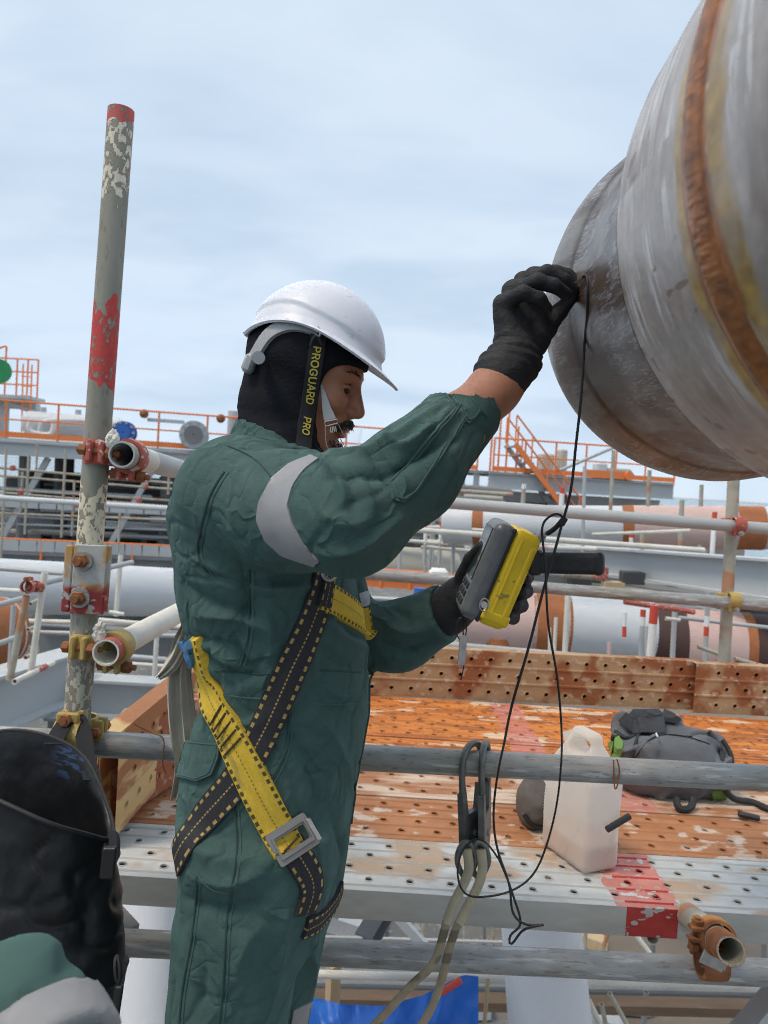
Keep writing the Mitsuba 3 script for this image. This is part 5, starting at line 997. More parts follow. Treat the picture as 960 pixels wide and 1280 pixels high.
# ---- clear mouth guard
scene['mat_clear'] = {'type': 'thindielectric', 'int_ior': 1.15}
scene['mat_milky'] = {'type': 'twosided', 'bsdf': {'type': 'principled', 'base_color': {'type': 'rgb', 'value': [.40, .40, .40]}, 'roughness': .3}}
G = part(M, 'mouth_guard', hmesh(grid_mesh(np.array([[(.066 + .060 * math.cos(a) ** .8 + .012 * u, .056 * math.sin(a), -.052 - .068 * u) for u in np.linspace(0, 1, 6)] for a in np.linspace(-1.45, 1.45, 26)]))), 'mat_clear', smooth=True, label='clear plastic mouth guard')
def FL(px, py, yl=-.0665):
    d = P(px, py, 1) - EYE; n_ = HR[:, 1]; t_ = ((HC + n_ * yl * HS - EYE) @ n_) / (d @ n_); return EYE + d * t_
part(G, 'side_arm', grid_mesh(np.array([[FL(400.5, 480), FL(402, 479)], [FL(402, 496), FL(408, 494)], [FL(403, 512), FL(414, 510)], [FL(405, 526), FL(420, 523)]])), 'mat_milky', smooth=True)
part(G, 'bracket', rod(np.array([FL(406, 527, -.067), FL(421.5, 524, -.067), FL(422, 529, -.067), FL(406.5, 533, -.067), FL(406, 527, -.067)]), .0007, 5), 'mat_tip_white')
for i in range(4): part(G, 'vent_slot', rod([FL(413 + i * 2.1, 534 - i * .5, -.067), FL(414 + i * 2.1, 541 - i * .5, -.067)], .0006, 5), 'mat_tip_white', smooth=False)
part(G, 'edge_bead', rod(spline([FL(406.5, 534), FL(407, 548), FL(410, 560), FL(416, 566)], .004), .0006, 5), 'mat_milky'); part(G, 'edge_bead', rod(spline([FL(423, 530), FL(428, 541, -.06), FL(433, 549, -.05)], .004), .0006, 5), 'mat_milky')
part(G, 'chin_rest', hmesh(rod(spline([(.062, -.055, -.118), (.090, -.030, -.124), (.100, 0, -.126), (.090, .030, -.124)], .006), .005, 8)), 'mat_clear')

# ---- gloves
def finger_glove(spec, palm, wrist, h=.0028, extra=None):
    def f(p):
        g = palm(p)
        for pts, rs, k in spec: g = smin(g, chain(p, pts, rs, .004), k)
        g = smin(g, wrist(p), .016); return g
    pts = np.vstack([np.array(s[0]) for s in spec]); lo, hi = pts.min(0), pts.max(0)
    return f, lo, hi
Kn = {'i': (668, 346, 1.125), 'm': (655, 353, 1.105), 'r': (641, 364, 1.085), 'p': (628, 381, 1.065)}
K = {k: P(*v) for k, v in Kn.items()}; Wr = P(644, 452, 1.07)
fing = [([K['i'], P(692, 341, 1.128), P(710, 344, 1.127), P(721, 352, 1.124)], [.0115, .0112, .0098, .0082], .007), ([K['m'], P(684, 341, 1.097), P(704, 350, 1.098), P(716, 361, 1.105)], [.0120, .0118, .0102, .0085], .007),
        ([K['r'], P(672, 352, 1.062), P(692, 357, 1.063), P(708, 368, 1.078)], [.0118, .0115, .0100, .0085], .007), ([K['p'], P(654, 366, 1.038), P(674, 373, 1.040), P(684, 386, 1.055)], [.0108, .0105, .0092, .0078], .006),
        ([P(664, 432, 1.085), P(684, 410, 1.105), P(699, 389, 1.113), P(716, 371, 1.118)], [.019, .0145, .0118, .0090], .012)]
def palm_n(p):
    f = smin(cap(p, Wr, K['i'], .026, .0155), cap(p, Wr, K['m'], .027, .016), .012); f = smin(f, cap(p, Wr, K['r'], .026, .0158), .012); f = smin(f, cap(p, Wr, K['p'], .024, .0145), .012)
    return smin(f, cap(p, P(668, 425, 1.085), P(672, 385, 1.10), .019, .014), .014)
def wrist_n(p): return smin(cap(p, Wr, P(630, 466, 1.062), .033, .0355), cap(p, P(629, 467, 1.061), P(627, 469, 1.060), .0395), .004)
gf, lo, hi = finger_glove(fing, palm_n, wrist_n)
def glove_fn(p): 
    return gf(p)
gm = surface_nets(glove_fn, np.minimum(lo, P(600, 490, 1.06)) - .05, np.maximum(hi, P(600, 490, 1.06)) + .04, .0028); gm = max(gm.split(only_watertight=False), key=lambda m: len(m.vertices)); smooth_mesh(gm, 2)
gv = gm.vertices; ax = unit(Wr - K['m']); s_ = (gv - Wr) @ ax
gm = displaced(gm, .0016 * np.sin(s_ * 420) * np.exp(-((s_ + .004) / .022) ** 2) + .0030 * (meshkit.fbm(gv * 55, 3, 4) - .5))
part(M, 'glove', gm, 'mat_glove', smooth=True, label='black knitted glove pinching the probe')
# far hand holding the gauge
FW_ = P(578, 748, 1.275); kn = [P(606, 722, 1.245), P(606, 735, 1.235), P(604, 748, 1.228), P(601, 760, 1.222)]
GC = P(624, 716, 1.175)      # gauge centre
tips = [[(634, 716, 1.265), (659, 721, 1.215), (656, 724, 1.185)], [(632, 732, 1.26), (658, 739, 1.21), (652, 742, 1.18)], [(630, 748, 1.25), (652, 757, 1.20), (645, 758, 1.172)], [(624, 762, 1.24), (641, 772, 1.20), (634, 771, 1.17)]]
fing2 = [([kn[i]] + [P(*t) for t in tips[i]], [.0120, .0115, .0105, .0088], .006) for i in range(4)] + [([P(582, 722, 1.25), P(590, 700, 1.225), P(603, 684, 1.195)], [.018, .0135, .0105], .012)]
def palm_f(p):
    f = cap(p, FW_, kn[0], .029, .017)
    for k_ in kn[1:]: f = smin(f, cap(p, FW_, k_, .029, .016), .012)
    return f
def wrist_f(p): return smin(cap(p, FW_, P(560, 764, 1.29), .034, .038), cap(p, P(562, 762, 1.288), P(560, 764, 1.29), .041), .004)
gf2, lo, hi = finger_glove(fing2, palm_f, wrist_f)
gm2 = surface_nets(gf2, np.minimum(lo, P(550, 775, 1.29)) - .05, np.maximum(hi, P(550, 775, 1.29)) + .04, .003); gm2 = max(gm2.split(only_watertight=False), key=lambda m: len(m.vertices)); smooth_mesh(gm2, 2)
part(M, 'glove', gm2, 'mat_glove', smooth=True, label='black knitted glove holding the yellow gauge')

# ---- coverall details draped on the cloth
print('drape')
def seam(pts, r=.0013, mk='mat_seam', nm='seam', d=DT, off=.0008):
    q, n = drape(cov, spline(pts, 5.0), d); part(M, nm, rod(sm(q + n * off, 2), r, 5), mk)
def double(pts, gap=5): 
    seam(pts, .0016); seam([(x + gap, y + 1) for x, y in pts], .0008, 'mat_stitch', 'stitch_line')
double([(281, 590), (262, 622), (252, 660), (247, 690), (262, 720)]); double([(312, 712), (312, 760), (306, 815), (300, 832)]); double([(292, 1000), (296, 1060), (285, 1140), (280, 1220), (272, 1290)])
seam([(268, 838), (320, 842), (345, 842)]); seam([(400, 838), (440, 840), (463, 842)]); seam([(272, 868), (330, 874), (352, 876)], .0011, 'mat_stitch', 'stitch_line'); seam([(385, 880), (430, 880), (462, 878)], .0011, 'mat_stitch', 'stitch_line')
seam([(362, 888), (360, 920), (352, 950), (338, 975)], .0015); seam([(366, 890), (364, 922), (356, 953), (342, 979)], .0008, 'mat_stitch', 'stitch_line')
double([(247, 1095), (240, 1170), (228, 1240), (224, 1285)], 4); seam([(247, 1094), (265, 1112), (288, 1116)], .0012, 'mat_stitch', 'stitch_line')
seam([(575, 480), (590, 500), (608, 522)], .0012); seam([(556, 492), (572, 515), (580, 533)], .0012, 'mat_stitch', 'stitch_line')
seam([(285, 558), (320, 575), (342, 600)], .0012); seam([(466, 842), (462, 900), (452, 960), (443, 1030)], .0022)
part(M, 'reflective_band', patch(cov, [(388, 570), (362, 580), (340, 598), (324, 628), (321, 650), (332, 676), (352, 694), (392, 707), (400, 702), (380, 680), (366, 655), (360, 632), (366, 608), (380, 588), (400, 573)], .0022, 5), 'mat_reflective', smooth=True)
part(M, 'reflective_band', patch(cov, [(448, 742), (460, 738), (463, 757), (452, 760)], .002, 4), 'mat_reflective', smooth=True)
part(M, 'reflective_band', patch(cov, [(366, 1262), (392, 1250), (386, 1290), (362, 1290)], .003, 5, 1.3), 'mat_reflective', smooth=True, label='pale band round the far trouser leg')
def flap(poly, nm, lift=.004):
    m = patch(cov, poly, lift, 5); part(M, nm, m, 'mat_coverall', smooth=40)
    p = Polygon(poly); ins = list(p.buffer(-3).exterior.coords); q, n = drape(cov, np.array([LineString(ins).interpolate(s).coords[0] for s in np.arange(0, LineString(ins).length, 5)])); part(M, 'stitch_line', rod(q + n * (lift + .0006), .0008, 5, closed=True), 'mat_stitch')
flap([(575, 503), (585, 520), (560, 560), (520, 615), (503, 629), (490, 626), (486, 605), (500, 590), (535, 545)], 'sleeve_tab')
flap([(576, 481), (562, 490), (576, 520), (584, 531), (594, 524), (602, 513), (588, 494)], 'cuff', .003)
flap([(226, 925), (278, 928), (277, 945), (268, 968), (250, 976), (222, 970), (213, 957), (216, 940)], 'pocket_flap', .007)
# ---- harness
HN = part(M, 'harness', *(lambda r: (r[0],))(webbing(cov, [(238, 788), (250, 822), (266, 865), (285, 908), (308, 955), (333, 1010), (352, 1048), (362, 1066)], .047, .0065, .008, 7, DT, 6)), 'mat_web_yellow', smooth=True) if False else None
def strap(pts, w, mk, nm, parent, lift=.005, lab=None, d=DT, smth=6):
    m, uv, fr = webbing(cov, pts, w, lift, .007, 9, d, smth); k = part(parent, nm, m, mk, smooth=True, label=lab, uv=uv); return k, fr
SB, fr_b = strap([(404, 720), (399, 745), (386, 785), (366, 832), (345, 880), (322, 930), (296, 975), (262, 1015), (232, 1056), (222, 1075)], .044, 'mat_web_black', 'harness_strap', M, .0055, 'black harness strap with yellow edge stitching from chest to hip')
SY, fr_y = strap([(243, 796), (251, 826), (265, 866), (285, 908), (308, 955), (333, 1010), (352, 1048), (362, 1066)], .046, 'mat_web_yellow', 'harness_strap', M, .0100, 'yellow harness strap crossing the hip with black stitching', DT, 20)
ST, _ = strap([(360, 1052), (378, 1080), (390, 1102), (386, 1125), (380, 1140)], .040, 'mat_web_black', 'harness_strap', M, .006, 'black thigh strap tail below the buckle'); SC, _ = strap([(398, 742), (420, 752), (440, 766), (457, 786)], .042, 'mat_web_yellow', 'harness_strap', M, .006, 'short yellow chest strap under the raised arm')
strap([(406, 722), (403, 738), (400, 758)], .024, 'mat_web_black', 'harness_strap', M, .012, 'narrow black strap at the chest'); strap([(455, 766), (458, 795)], .02, 'mat_web_yellow', 'strap_keeper', M, .012)
strap([(380, 1160), (400, 1148), (418, 1128), (425, 1108)], .03, 'mat_web_black', 'harness_strap', M, .006, 'dark inner thigh strap with fringed edge', 1.3)
def cross_stitch(fr, s_list, w, parent, lift=.0012):
    top, tg, n, sd, t = fr
    for s in s_list:
        f = lambda A: np.array([np.interp(s, t, A[:, k]) for k in range(3)]); c = f(top) + f(n) * lift; a = c - f(sd) * w / 2 - f(tg) * .004; b = c + f(sd) * w / 2 + f(tg) * .004; part(parent, 'bar_stitch', rod([a, (a + b) / 2 + f(n) * .0005, b], .0016, 5), 'mat_web_stitch')
cross_stitch(fr_y, [.125, .137, .149, .161, .173, .330], .033, SY)
# buckle
top, tg, n_, sd_, t_ = fr_y; bc = drape(cov, [(364, 1053)])[0][0]; bn = unit(fr_y[2][-6:].mean(0)); bx = unit(fr_y[3][-6:].mean(0)); bx = unit(bx - bn * (bx @ bn)); by = np.cross(bn, bx); bc = bc + bn * .017
pg = sbox(-.0265, -.019, .0265, .019).buffer(.004).difference(sbox(-.019, -.007, .019, .007).buffer(.003)); bm = trimesh.creation.extrude_polygon(pg, .006, engine='earcut'); bk = part(M, 'buckle', orient(bm, bc - bn * .003, bx, by, bn), 'mat_buckle', smooth=30, label='square steel buckle on the thigh strap')
pg = sbox(-.0235, -.0145, .0235, .0145).buffer(.002).difference(sbox(-.021, -.0105, .021, .0105).buffer(.002)); part(bk, 'raised_frame', orient(trimesh.creation.extrude_polygon(pg, .004, engine='earcut'), bc + bn * .003, bx, by, bn), 'mat_buckle', smooth=30); part(bk, 'side_lug', orient(box((.008, .034, .010), bev=.002), bc - bx * .030 + by * .004, bx, by, bn), 'mat_steel')
part(M, 'buckle', rod(spline([P(404, 712, 1.03), P(414, 712, 1.03), P(418, 722, 1.03), P(408, 724, 1.03)], .003, True), .003, 8, True), 'mat_steel', label='small steel ring at the chest strap')
part(M, 'tag', patch(cov, [(238, 792), (246, 800), (251, 826), (247, 834), (242, 825), (235, 808)], .016, 4), 'mat_blue_tag', smooth=40, label='blue tag at the back of the waist')
part(M, 'tag', orient(box((.012, .004, .028), bev=.001), P(421, 1112, 1.28), CI, FWD, CJ), 'mat_clamp_red', label='small pink tag at the crotch strap')
# cream rag and lanyard pack hanging at the back
def cloth_strip(path, widths, d, amp, seed, nc=18):
    pts = spline([P(x, y, d) for x, y in path], .008); g = np.random.default_rng(seed); s = np.linspace(0, 1, len(pts)); w = np.interp(s, np.linspace(0, 1, len(widths)), widths); t = np.gradient(pts, axis=0); t /= np.linalg.norm(t, axis=1, keepdims=True)
    side = np.cross(t, FWD); side /= np.linalg.norm(side, axis=1, keepdims=True); a = np.linspace(-1, 1, nc); ph = g.random() * 6
    dep = amp * np.sin(a[None] * 7 + ph + 3 * s[:, None]) + .5 * amp * np.sin(a[None] * 15 + 5 * s[:, None]); V = pts[:, None] + side[:, None] * (a[None, :, None] * w[:, None, None] * (1 + .12 * np.sin(9 * s + ph))[:, None, None]) + FWD * dep[..., None]
    B = V + FWD * .003; m1, m2 = grid_mesh(V), grid_mesh(B); m2.invert(); return cat_([m1, m2])
k = thing('rag', 'crumpled cream cloth hanging behind the mans waist', 'cloth'); part(k, 'hanging_cloth', cloth_strip([(232, 776), (226, 812), (224, 850), (228, 900), (232, 950), (222, 1000)], [.005, .018, .026, .024, .016, .012], 1.27, .010, 2), 'mat_rag', smooth=True); part(k, 'loose_corner', cloth_strip([(232, 778), (222, 815), (208, 838), (197, 848)], [.004, .012, .014, .004], 1.25, .006, 4), 'mat_rag', smooth=True)
# ================================================================== HAND-HELD THINGS
print('props')
mat('mat_gauge_grey', lambda p, n, uv: mix((.10, .11, .125), (.15, .16, .175), fbm(p.x * 60, p.y * 60, p.z * 60, 3)), .38); mat('mat_gauge_yellow', lambda p, n, uv: mix(mix((.68, .46, .008), (.78, .55, .02), fbm(p.x * 40, p.y * 40, p.z * 40, 3)), (.22, .18, .06), smoothstep(.70, .78, fbm(p.x * 90, p.y * 90, p.z * 90, 3)) * .8), .5)
mat('mat_rubber', lambda p, n, uv: mix((.012, .012, .013), (.024, .024, .026), fbm(p.x * 90, p.y * 90, p.z * 90, 2)), .6); mat('mat_cable', (.012, .012, .014), .5); mat('mat_screen', (.02, .03, .03), .08)
def rbox(size, r, n=2):
    s = np.asarray(size) / 2 - r; b = trimesh.creation.icosphere(n, r).vertices
    return trimesh.convex.convex_hull(np.vstack([b + np.array([i, j, k]) * s for i in (-1, 1) for j in (-1, 1) for k in (-1, 1)]))
gL = unit(P(648, 664, 1.17) - P(603, 770, 1.185)); gN = unit(np.cross(gL, FWD)); gN = gN if gN @ CI < 0 else -gN; gN = unit(gN - FWD * .06); gN = unit(gN - gL * (gN @ gL)); gW = np.cross(gN, gL)
def GG(m): return orient(m, GCc, gW, gL, gN)
GCc = P(622, 716, 1.19)
g = thing('thickness_gauge', 'yellow and grey handheld gauge in the mans far hand', 'gauge')
part(g, 'boot', GG(rbox((.086, .154, .044), .012, 3).apply_translation((0, 0, -.013))), 'mat_gauge_yellow', smooth=40)
part(g, 'boot_rib', GG(cat_([rbox((.089, .020, .046), .006).apply_translation((0, y, -.014)) for y in (-.060,)] + [rbox((.0885, .12, .010), .004).apply_translation((0, 0, -.026)), rbox((.0885, .13, .006), .003).apply_translation((0, 0, -.006))])), 'mat_gauge_yellow', smooth=40)
part(g, 'gasket', GG(rbox((.0845, .152, .006), .003, 1).apply_translation((0, 0, .0095))), 'mat_rubber')
bz = part(g, 'bezel', GG(rbox((.086, .155, .034), .014, 3).apply_translation((0, 0, .022))), 'mat_gauge_grey', smooth=40); part(bz, 'screen', GG(box((.060, .085, .002), (0, .022, .0395), .0008)), 'mat_screen')
for i in range(9): part(bz, 'key', GG(rbox((.014, .010, .004), .0018, 1).apply_translation((-.02 + .02 * (i % 3), -.058 + .013 * (i // 3), .0395))), 'mat_rubber')
part(g, 'clip_stud', cat_([tube(P(605, 756, 1.147), P(605, 756, 1.139), .0052, 14), rod(spline([P(600, 760, 1.142), P(606, 748, 1.140), P(611, 755, 1.140), P(604, 764, 1.141)], .003, True), .0014, 6, True)]), 'mat_steel')
hA, hB = P(660, 703, 1.17), P(752, 705, 1.13); hx = unit(hB - hA); hz = unit(np.cross(hx, CJ)); hy = np.cross(hz, hx)
part(g, 'handle', orient(rbox((np.linalg.norm(hB - hA), .032, .026), .009, 3), (hA + hB) / 2, hx, hy, hz), 'mat_rubber'); part(g, 'handle_tip', orient(rbox((.016, .034, .028), .008, 2), hB - hx * .004, hx, hy, hz), 'mat_rubber')
part(g, 'handle_collar', orient(rbox((.018, .038, .030), .006, 2), hA + hx * .012, hx, hy, hz), 'mat_rubber')
cA, cB = P(658, 680, 1.17), P(684, 667, 1.15); cd = unit(cB - cA)
part(g, 'connector', revolve([(0, .002), (0, .0075), (.010, .0075), (.010, .0092), (.020, .0092), (.020, .0078), (.030, .0078), (.030, .0045), (.034, .004), (.034, .001)], cA, cd, 20), 'mat_steel', smooth=30)
k = thing('key_ring', 'wire ring with a silver plastic tag hanging below the gauge', 'key ring'); part(k, 'ring', rod(spline([P(577, 772, 1.2), P(570, 785, 1.2), P(577, 800, 1.2), P(583, 788, 1.2)], .004, True), .0011, 6, True), 'mat_cable')
part(k, 'tag', orient(rbox((.012, .048, .003), .0014, 1), P(578, 813, 1.2), CI, unit(CJ + .08 * CI), -FWD), 'mat_steel'); part(k, 'cord', rod(spline([P(580, 770, 1.2), P(579, 790, 1.205), P(580, 830, 1.2), P(576, 850, 1.2)], .006), .0011, 6), 'mat_cable')
# probe
pA, pB = P(727, 347, 1.135), P(714, 362, 1.108); k = thing('probe', 'small black probe held between fingertips against the pipe', 'probe')
part(k, 'body', revolve([(0, .001), (0, .0060), (.022, .0060), (.024, .005), (.03, .0035), (.03, .001)], P(728, 356, 1.142), unit(P(712, 364, 1.098) - P(728, 356, 1.142)), 18), 'mat_steel')
part(k, 'shaft', tube(P(712, 362, 1.112), P(729, 346, 1.128), .0042, 12), 'mat_rubber')
# cable
main = [(729, 346, 1.128), (735, 352, 1.122), (735, 372, 1.118), (731, 425, 1.11), (726, 500, 1.11), (719, 565, 1.115), (712, 620, 1.12), (704, 650, 1.125), (693, 690, 1.12), (678, 742, 1.11), (662, 805, 1.11), (643, 870, 1.13), (631, 925, 1.22), (621, 975, 1.34), (617, 1020, 1.36), (625, 1072, 1.36), (638, 1115, 1.35), (641, 1140, 1.345), (660, 1156, 1.34), (679, 1156, 1.33), (660, 1160, 1.335), (646, 1172, 1.34), (638, 1180, 1.34), (637, 1172, 1.34), (648, 1160, 1.345), (645, 1130, 1.35), (634, 1098, 1.355), (622, 1070, 1.36)]
def off_pipe(q):
    o = P(*q); d_ = unit(o - EYE); L_ = np.linalg.norm(o - EYE); h_, _ = hit(pipe_m, EYE[None], d_[None]); return o if np.isnan(h_[0, 0]) else EYE + d_ * min(L_, np.linalg.norm(h_[0] - EYE) - .006)
k = thing('probe_cable', 'thin black cable hanging from the probe past the gauge to the rail', 'cable')
part(k, 'probe_line', rod(spline([off_pipe(q) for q in main], .006), .0021, 8), 'mat_cable')
sec = [(684, 667, 1.15), (694, 659, 1.135), (704, 649, 1.122), (699, 643, 1.118), (688, 645, 1.117), (679, 655, 1.115), (678, 672, 1.11), (681, 700, 1.105), (683, 740, 1.105), (686, 785, 1.11), (693, 825, 1.12), (699, 870, 1.15), (702, 915, 1.22), (701, 960, 1.34), (695, 1010, 1.38), (682, 1060, 1.38), (662, 1098, 1.37), (635, 1115, 1.37), (605, 1121, 1.37), (582, 1117, 1.375), (573, 1100, 1.38), (573, 1080, 1.39), (582, 1058, 1.40), (598, 1049, 1.39), (612, 1058, 1.37), (622, 1072, 1.36)]
part(k, 'gauge_line', rod(spline([P(*q) for q in sec], .006), .0018, 8), 'mat_cable'); part(k, 'strain_relief', rod(spline([P(684, 667, 1.15), P(693, 661, 1.137), P(703, 650, 1.124)], .004), .0038, 10), 'mat_rubber'); part(k, 'tie', rod(spline([P(702, 656, 1.118), P(707, 648, 1.114)], .003), .0042, 8), 'mat_rubber')
# ================================================================== LANYARD
mat('mat_lanyard', lambda p, n, uv: mix(mix((.20, .155, .10), (.34, .27, .18), fbm(p.x * 60, p.y * 60, p.z * 60, 3)), (.07, .055, .04), smoothstep(.62, .70, noise(p.x * 12, p.y * 12, p.z * 60)) * .6), .95, bump=lambda p, n, uv: .0016 * noise(p.x * 240, p.y * 240, p.z * 240)); mat('mat_lanyard_pale', lambda p, n, uv: mix((.30, .25, .165), (.48, .42, .30), fbm(p.x * 40, p.y * 40, p.z * 30, 3)), .95)
for i, (px, tw, dx) in enumerate(((590, .55, 0), (606, .75, 3))):
    k = thing('snap_hook', ['large grey snap hook over the handrail, the left one', 'large grey snap hook over the handrail, the right one'][i], 'snap hook')
    hz_ = P(px, 952, 1.475); hu_ = CJ; hd_ = unit(FWD * tw + CI * (1 - tw) * .9); Q = lambda a, b: hz_ + hd_ * a + hu_ * b
    loop = spline([Q(-.034, -.115), Q(-.036, -.06), Q(-.037, -.01), Q(-.026, .024), Q(0, .034), Q(.027, .024), Q(.037, -.01), Q(.035, -.06), Q(.024, -.115)], .006); s = np.linspace(0, 1, len(loop))
    part(k, 'hook', rod(loop, .0055 + .0012 * np.sin(s * 3.14), 10), 'mat_dark_steel')
    pl = trimesh.creation.extrude_polygon(Polygon([(-.043, -.052), (-.032, -.050), (-.024, -.095), (.016, -.095), (.024, -.048), (.040, -.055), (.036, -.145), (.014, -.172), (-.018, -.172), (-.036, -.150)]).buffer(.002), .012, engine='earcut'); part(k, 'body', orient(pl, hz_ - np.cross(hd_, hu_) * .006, hd_, hu_, np.cross(hd_, hu_)), 'mat_dark_steel', smooth=30)
    part(k, 'gate', rod([Q(-.037, -.012), Q(-.027, -.06), Q(-.022, -.115)], .0042, 8), 'mat_dark_steel'); part(k, 'rivet', tube(Q(0, -.135) - np.cross(hd_, hu_) * .010, Q(0, -.135) + np.cross(hd_, hu_) * .010, .006, 12), 'mat_steel')
    e = P(583 + 16 * i, 1075, 1.43); part(k, 'eye', rod(spline([e + CJ * .034, e + CI * .016 + CJ * .012, e + CI * .010 - CJ * .022, e - CJ * .034, e - CI * .010 - CJ * .022, e - CI * .016 + CJ * .012], .005, True), .0052, 10, True), 'mat_dark_steel')
    path = ([(583, 1062, 1.425), (586, 1086, 1.42), (577, 1110, 1.41), (566, 1132, 1.40), (558, 1155, 1.39)], [(601, 1062, 1.425), (603, 1088, 1.42), (594, 1115, 1.41), (580, 1142, 1.40), (573, 1156, 1.39)])[i]
    rest = ([(558, 1152, 1.39), (551, 1180, 1.37), (541, 1205, 1.35), (520, 1226, 1.33), (490, 1258, 1.30), (455, 1295, 1.26)], [(573, 1153, 1.39), (562, 1185, 1.37), (552, 1225, 1.35), (538, 1262, 1.32), (512, 1302, 1.28)])[i]
    k2 = thing('lanyard_leg', ['tan webbing strap from the left snap hook down to the bottom', 'tan webbing strap from the right snap hook down to the bottom'][i], 'strap')
    def ribbon(path, w, t):
        q = spline([P(*z) for z in path], .008); m = rod(q, 1.0, 12); tg_ = np.gradient(q, axis=0); tg_ /= np.linalg.norm(tg_, axis=1, keepdims=True); v = m.vertices.copy()
        for j in range(len(q)):
            sd = unit(np.cross(tg_[j], FWD)); up_ = np.cross(sd, tg_[j]); o = v[j * 12:(j + 1) * 12] - q[j]; v[j * 12:(j + 1) * 12] = q[j] + np.outer(o @ sd, sd) * w + np.outer(o @ up_, up_) * t
        m.vertices = v; return m
    part(k2, 'webbing', ribbon(rest, .0078, .0032), 'mat_lanyard'); part(k2, 'sewn_end', ribbon(path, .0092, .0065), 'mat_lanyard_pale')
# ================================================================== THINGS ON THE DECK
mat('mat_pouch', lambda p, n, uv: mix((.075, .065, .058), (.13, .115, .105), fbm(p.x * 40, p.y * 40, p.z * 40, 3)), .75)
scene['mat_can'] = {'type': 'blendbsdf', 'weight': .33, 'a': {'type': 'principledthin', 'base_color': mikit.proc(lambda p, n, uv: mix((.88, .85, .78), (.94, .92, .87), fbm(p.x * 20, p.y * 20, p.z * 20, 3)) * (1 - .14 * smoothstep(.60, .75, fbm(p.x * 24, p.y * 24, p.z * 14, 4)))), 'roughness': .4, 'diff_trans': .85, 'spec_trans': 0.0, 'eta': 1.4}, 'b': {'type': 'thindielectric', 'int_ior': 1.3}}
mat('mat_liquid', (.50, .24, .13), .3)
F0, L0, R0_ = PZ(729, 1097, ZD + .002), PZ(681, 1064, ZD + .002), PZ(778, 1090, ZD + .002)
e1 = unit(R0_ - F0); e2 = unit(np.cross(up, e1)); w1 = np.linalg.norm(R0_ - F0); e2m = (L0 - F0); w2 = .165; e2 = unit(.55 * unit(e2m) + .45 * e2)
e1 = unit(np.cross(e2, up)); o0 = F0 + e1 * w1 / 2 + e2 * w2 / 2
def can(p, off=0.0):
    q = np.stack([(p - o0) @ e1, (p - o0) @ e2, (p - o0)[:, 2]], 1); taper = np.clip((q[:, 2] - .205) / .075, 0, 1)
    hx_, hy_ = w1 / 2 - .016 - taper * (w1 / 2 - .021), w2 / 2 - .016 - taper * .040
    d = np.stack([np.abs(q[:, 0]) - hx_, np.abs(q[:, 1]) - hy_, np.abs(q[:, 2] - .152) - .136], 1); f = np.linalg.norm(np.maximum(d, 0), axis=1) + np.minimum(d.max(1), 0) - .015
    hole = cap(q, (-.2, -.018, .268), (.2, -.018, .268), .017); hole2 = cap(q, (-.2, .014, .262), (.2, .014, .262), .0145)
    f = smax(f, -smin(hole, hole2, .03), .005); dent = .002 * np.sin(q[:, 1] * 60) * np.exp(-((q[:, 2] - .11) / .05) ** 2)
    return f + off + dent
cm_ = surface_nets(can, o0 - [.14, .14, .01], o0 + [.14, .14, .33], .0045); smooth_mesh(cm_, 2)
k = thing('jerrycan', 'white plastic jerrycan with tan liquid standing on the deck', 'jerrycan'); part(k, 'container', cm_, 'mat_can', smooth=True)
lq = surface_nets(lambda p: np.maximum(can(p, .0045), p[:, 2] - o0[2] - .062), o0 - [.14, .14, .01], o0 + [.14, .14, .1], .005); part(k, 'liquid', lq, 'mat_liquid', smooth=40)
part(k, 'cap', revolve([(0, .001), (0, .019), (.020, .018), (.022, .001)], o0 + e2 * .052 + up * .262, unit(up + e2 * .5), 20), 'mat_can', smooth=30)
one('marker_pen', tube(F0 + e1 * (w1 * .45) - e2 * .012 + up * .108, F0 + e1 * (w1 + .004) - e2 * .012 + up * .130, .0075, 12), 'mat_black_plastic', 'black marker tucked against the side of the jerrycan', 'marker')
# pouch
pc = P(668, 1004, 1.98); m = surface_nets(lambda p: ell(p, pc, (.045, .08, .068)) + .012 * (meshkit.fbm(p * 18, 3) - .5), pc - .12, pc + .12, .005); m.vertices[:, 2] = np.maximum(m.vertices[:, 2], ZD + .002)
k = thing('pouch', 'dark brown pouch on the deck behind the jerrycan', 'pouch'); part(k, 'bag', m, 'mat_pouch', smooth=True); q = spline([P(655, 1018, 1.915), P(664, 1030, 1.91), P(682, 1034, 1.92)], .006); part(k, 'base_trim', rod(q, .006, 8), 'mat_black_plastic')
# grey backpack
mat('mat_pack', lambda p, n, uv: mix((.085, .089, .098), (.135, .140, .150), fbm(p.x * 16, p.y * 16, p.z * 16, 4)), .6, bump=lambda p, n, uv: .004 * fbm(p.x * 30, p.y * 30, p.z * 30, 4)); mat('mat_pack_dark', lambda p, n, uv: mix((.012, .012, .014), (.035, .036, .040), fbm(p.x * 30, p.y * 30, p.z * 30, 4)), .7, bump=lambda p, n, uv: .004 * fbm(p.x * 40, p.y * 40, p.z * 40, 3)); mat('mat_pack_green', (.13, .24, .05), .7)
b1, b2, b3 = P(795, 965, 2.22), P(880, 975, 2.22), P(835, 915, 2.42)
def pack(p):
    f = smin(cap(p, P(800, 955, 2.24), P(885, 970, 2.24), .082, .070), cap(p, P(795, 925, 2.36), P(880, 940, 2.36), .072, .062), .05); f = smin(f, ell(p, P(845, 955, 2.20), (.13, .06, .085)), .03); f = smin(f, cap(p, P(785, 905, 2.36), P(830, 905, 2.40), .035, .040), .03)
    return f +   .018 * (meshkit.fbm(p * np.array([9, 9, 12]), 3, 4) - .5) - .014 * np.exp(-(np.abs(meshkit.fbm(p * 8 + 3, 2, 6) - .5) / .05) ** 2)
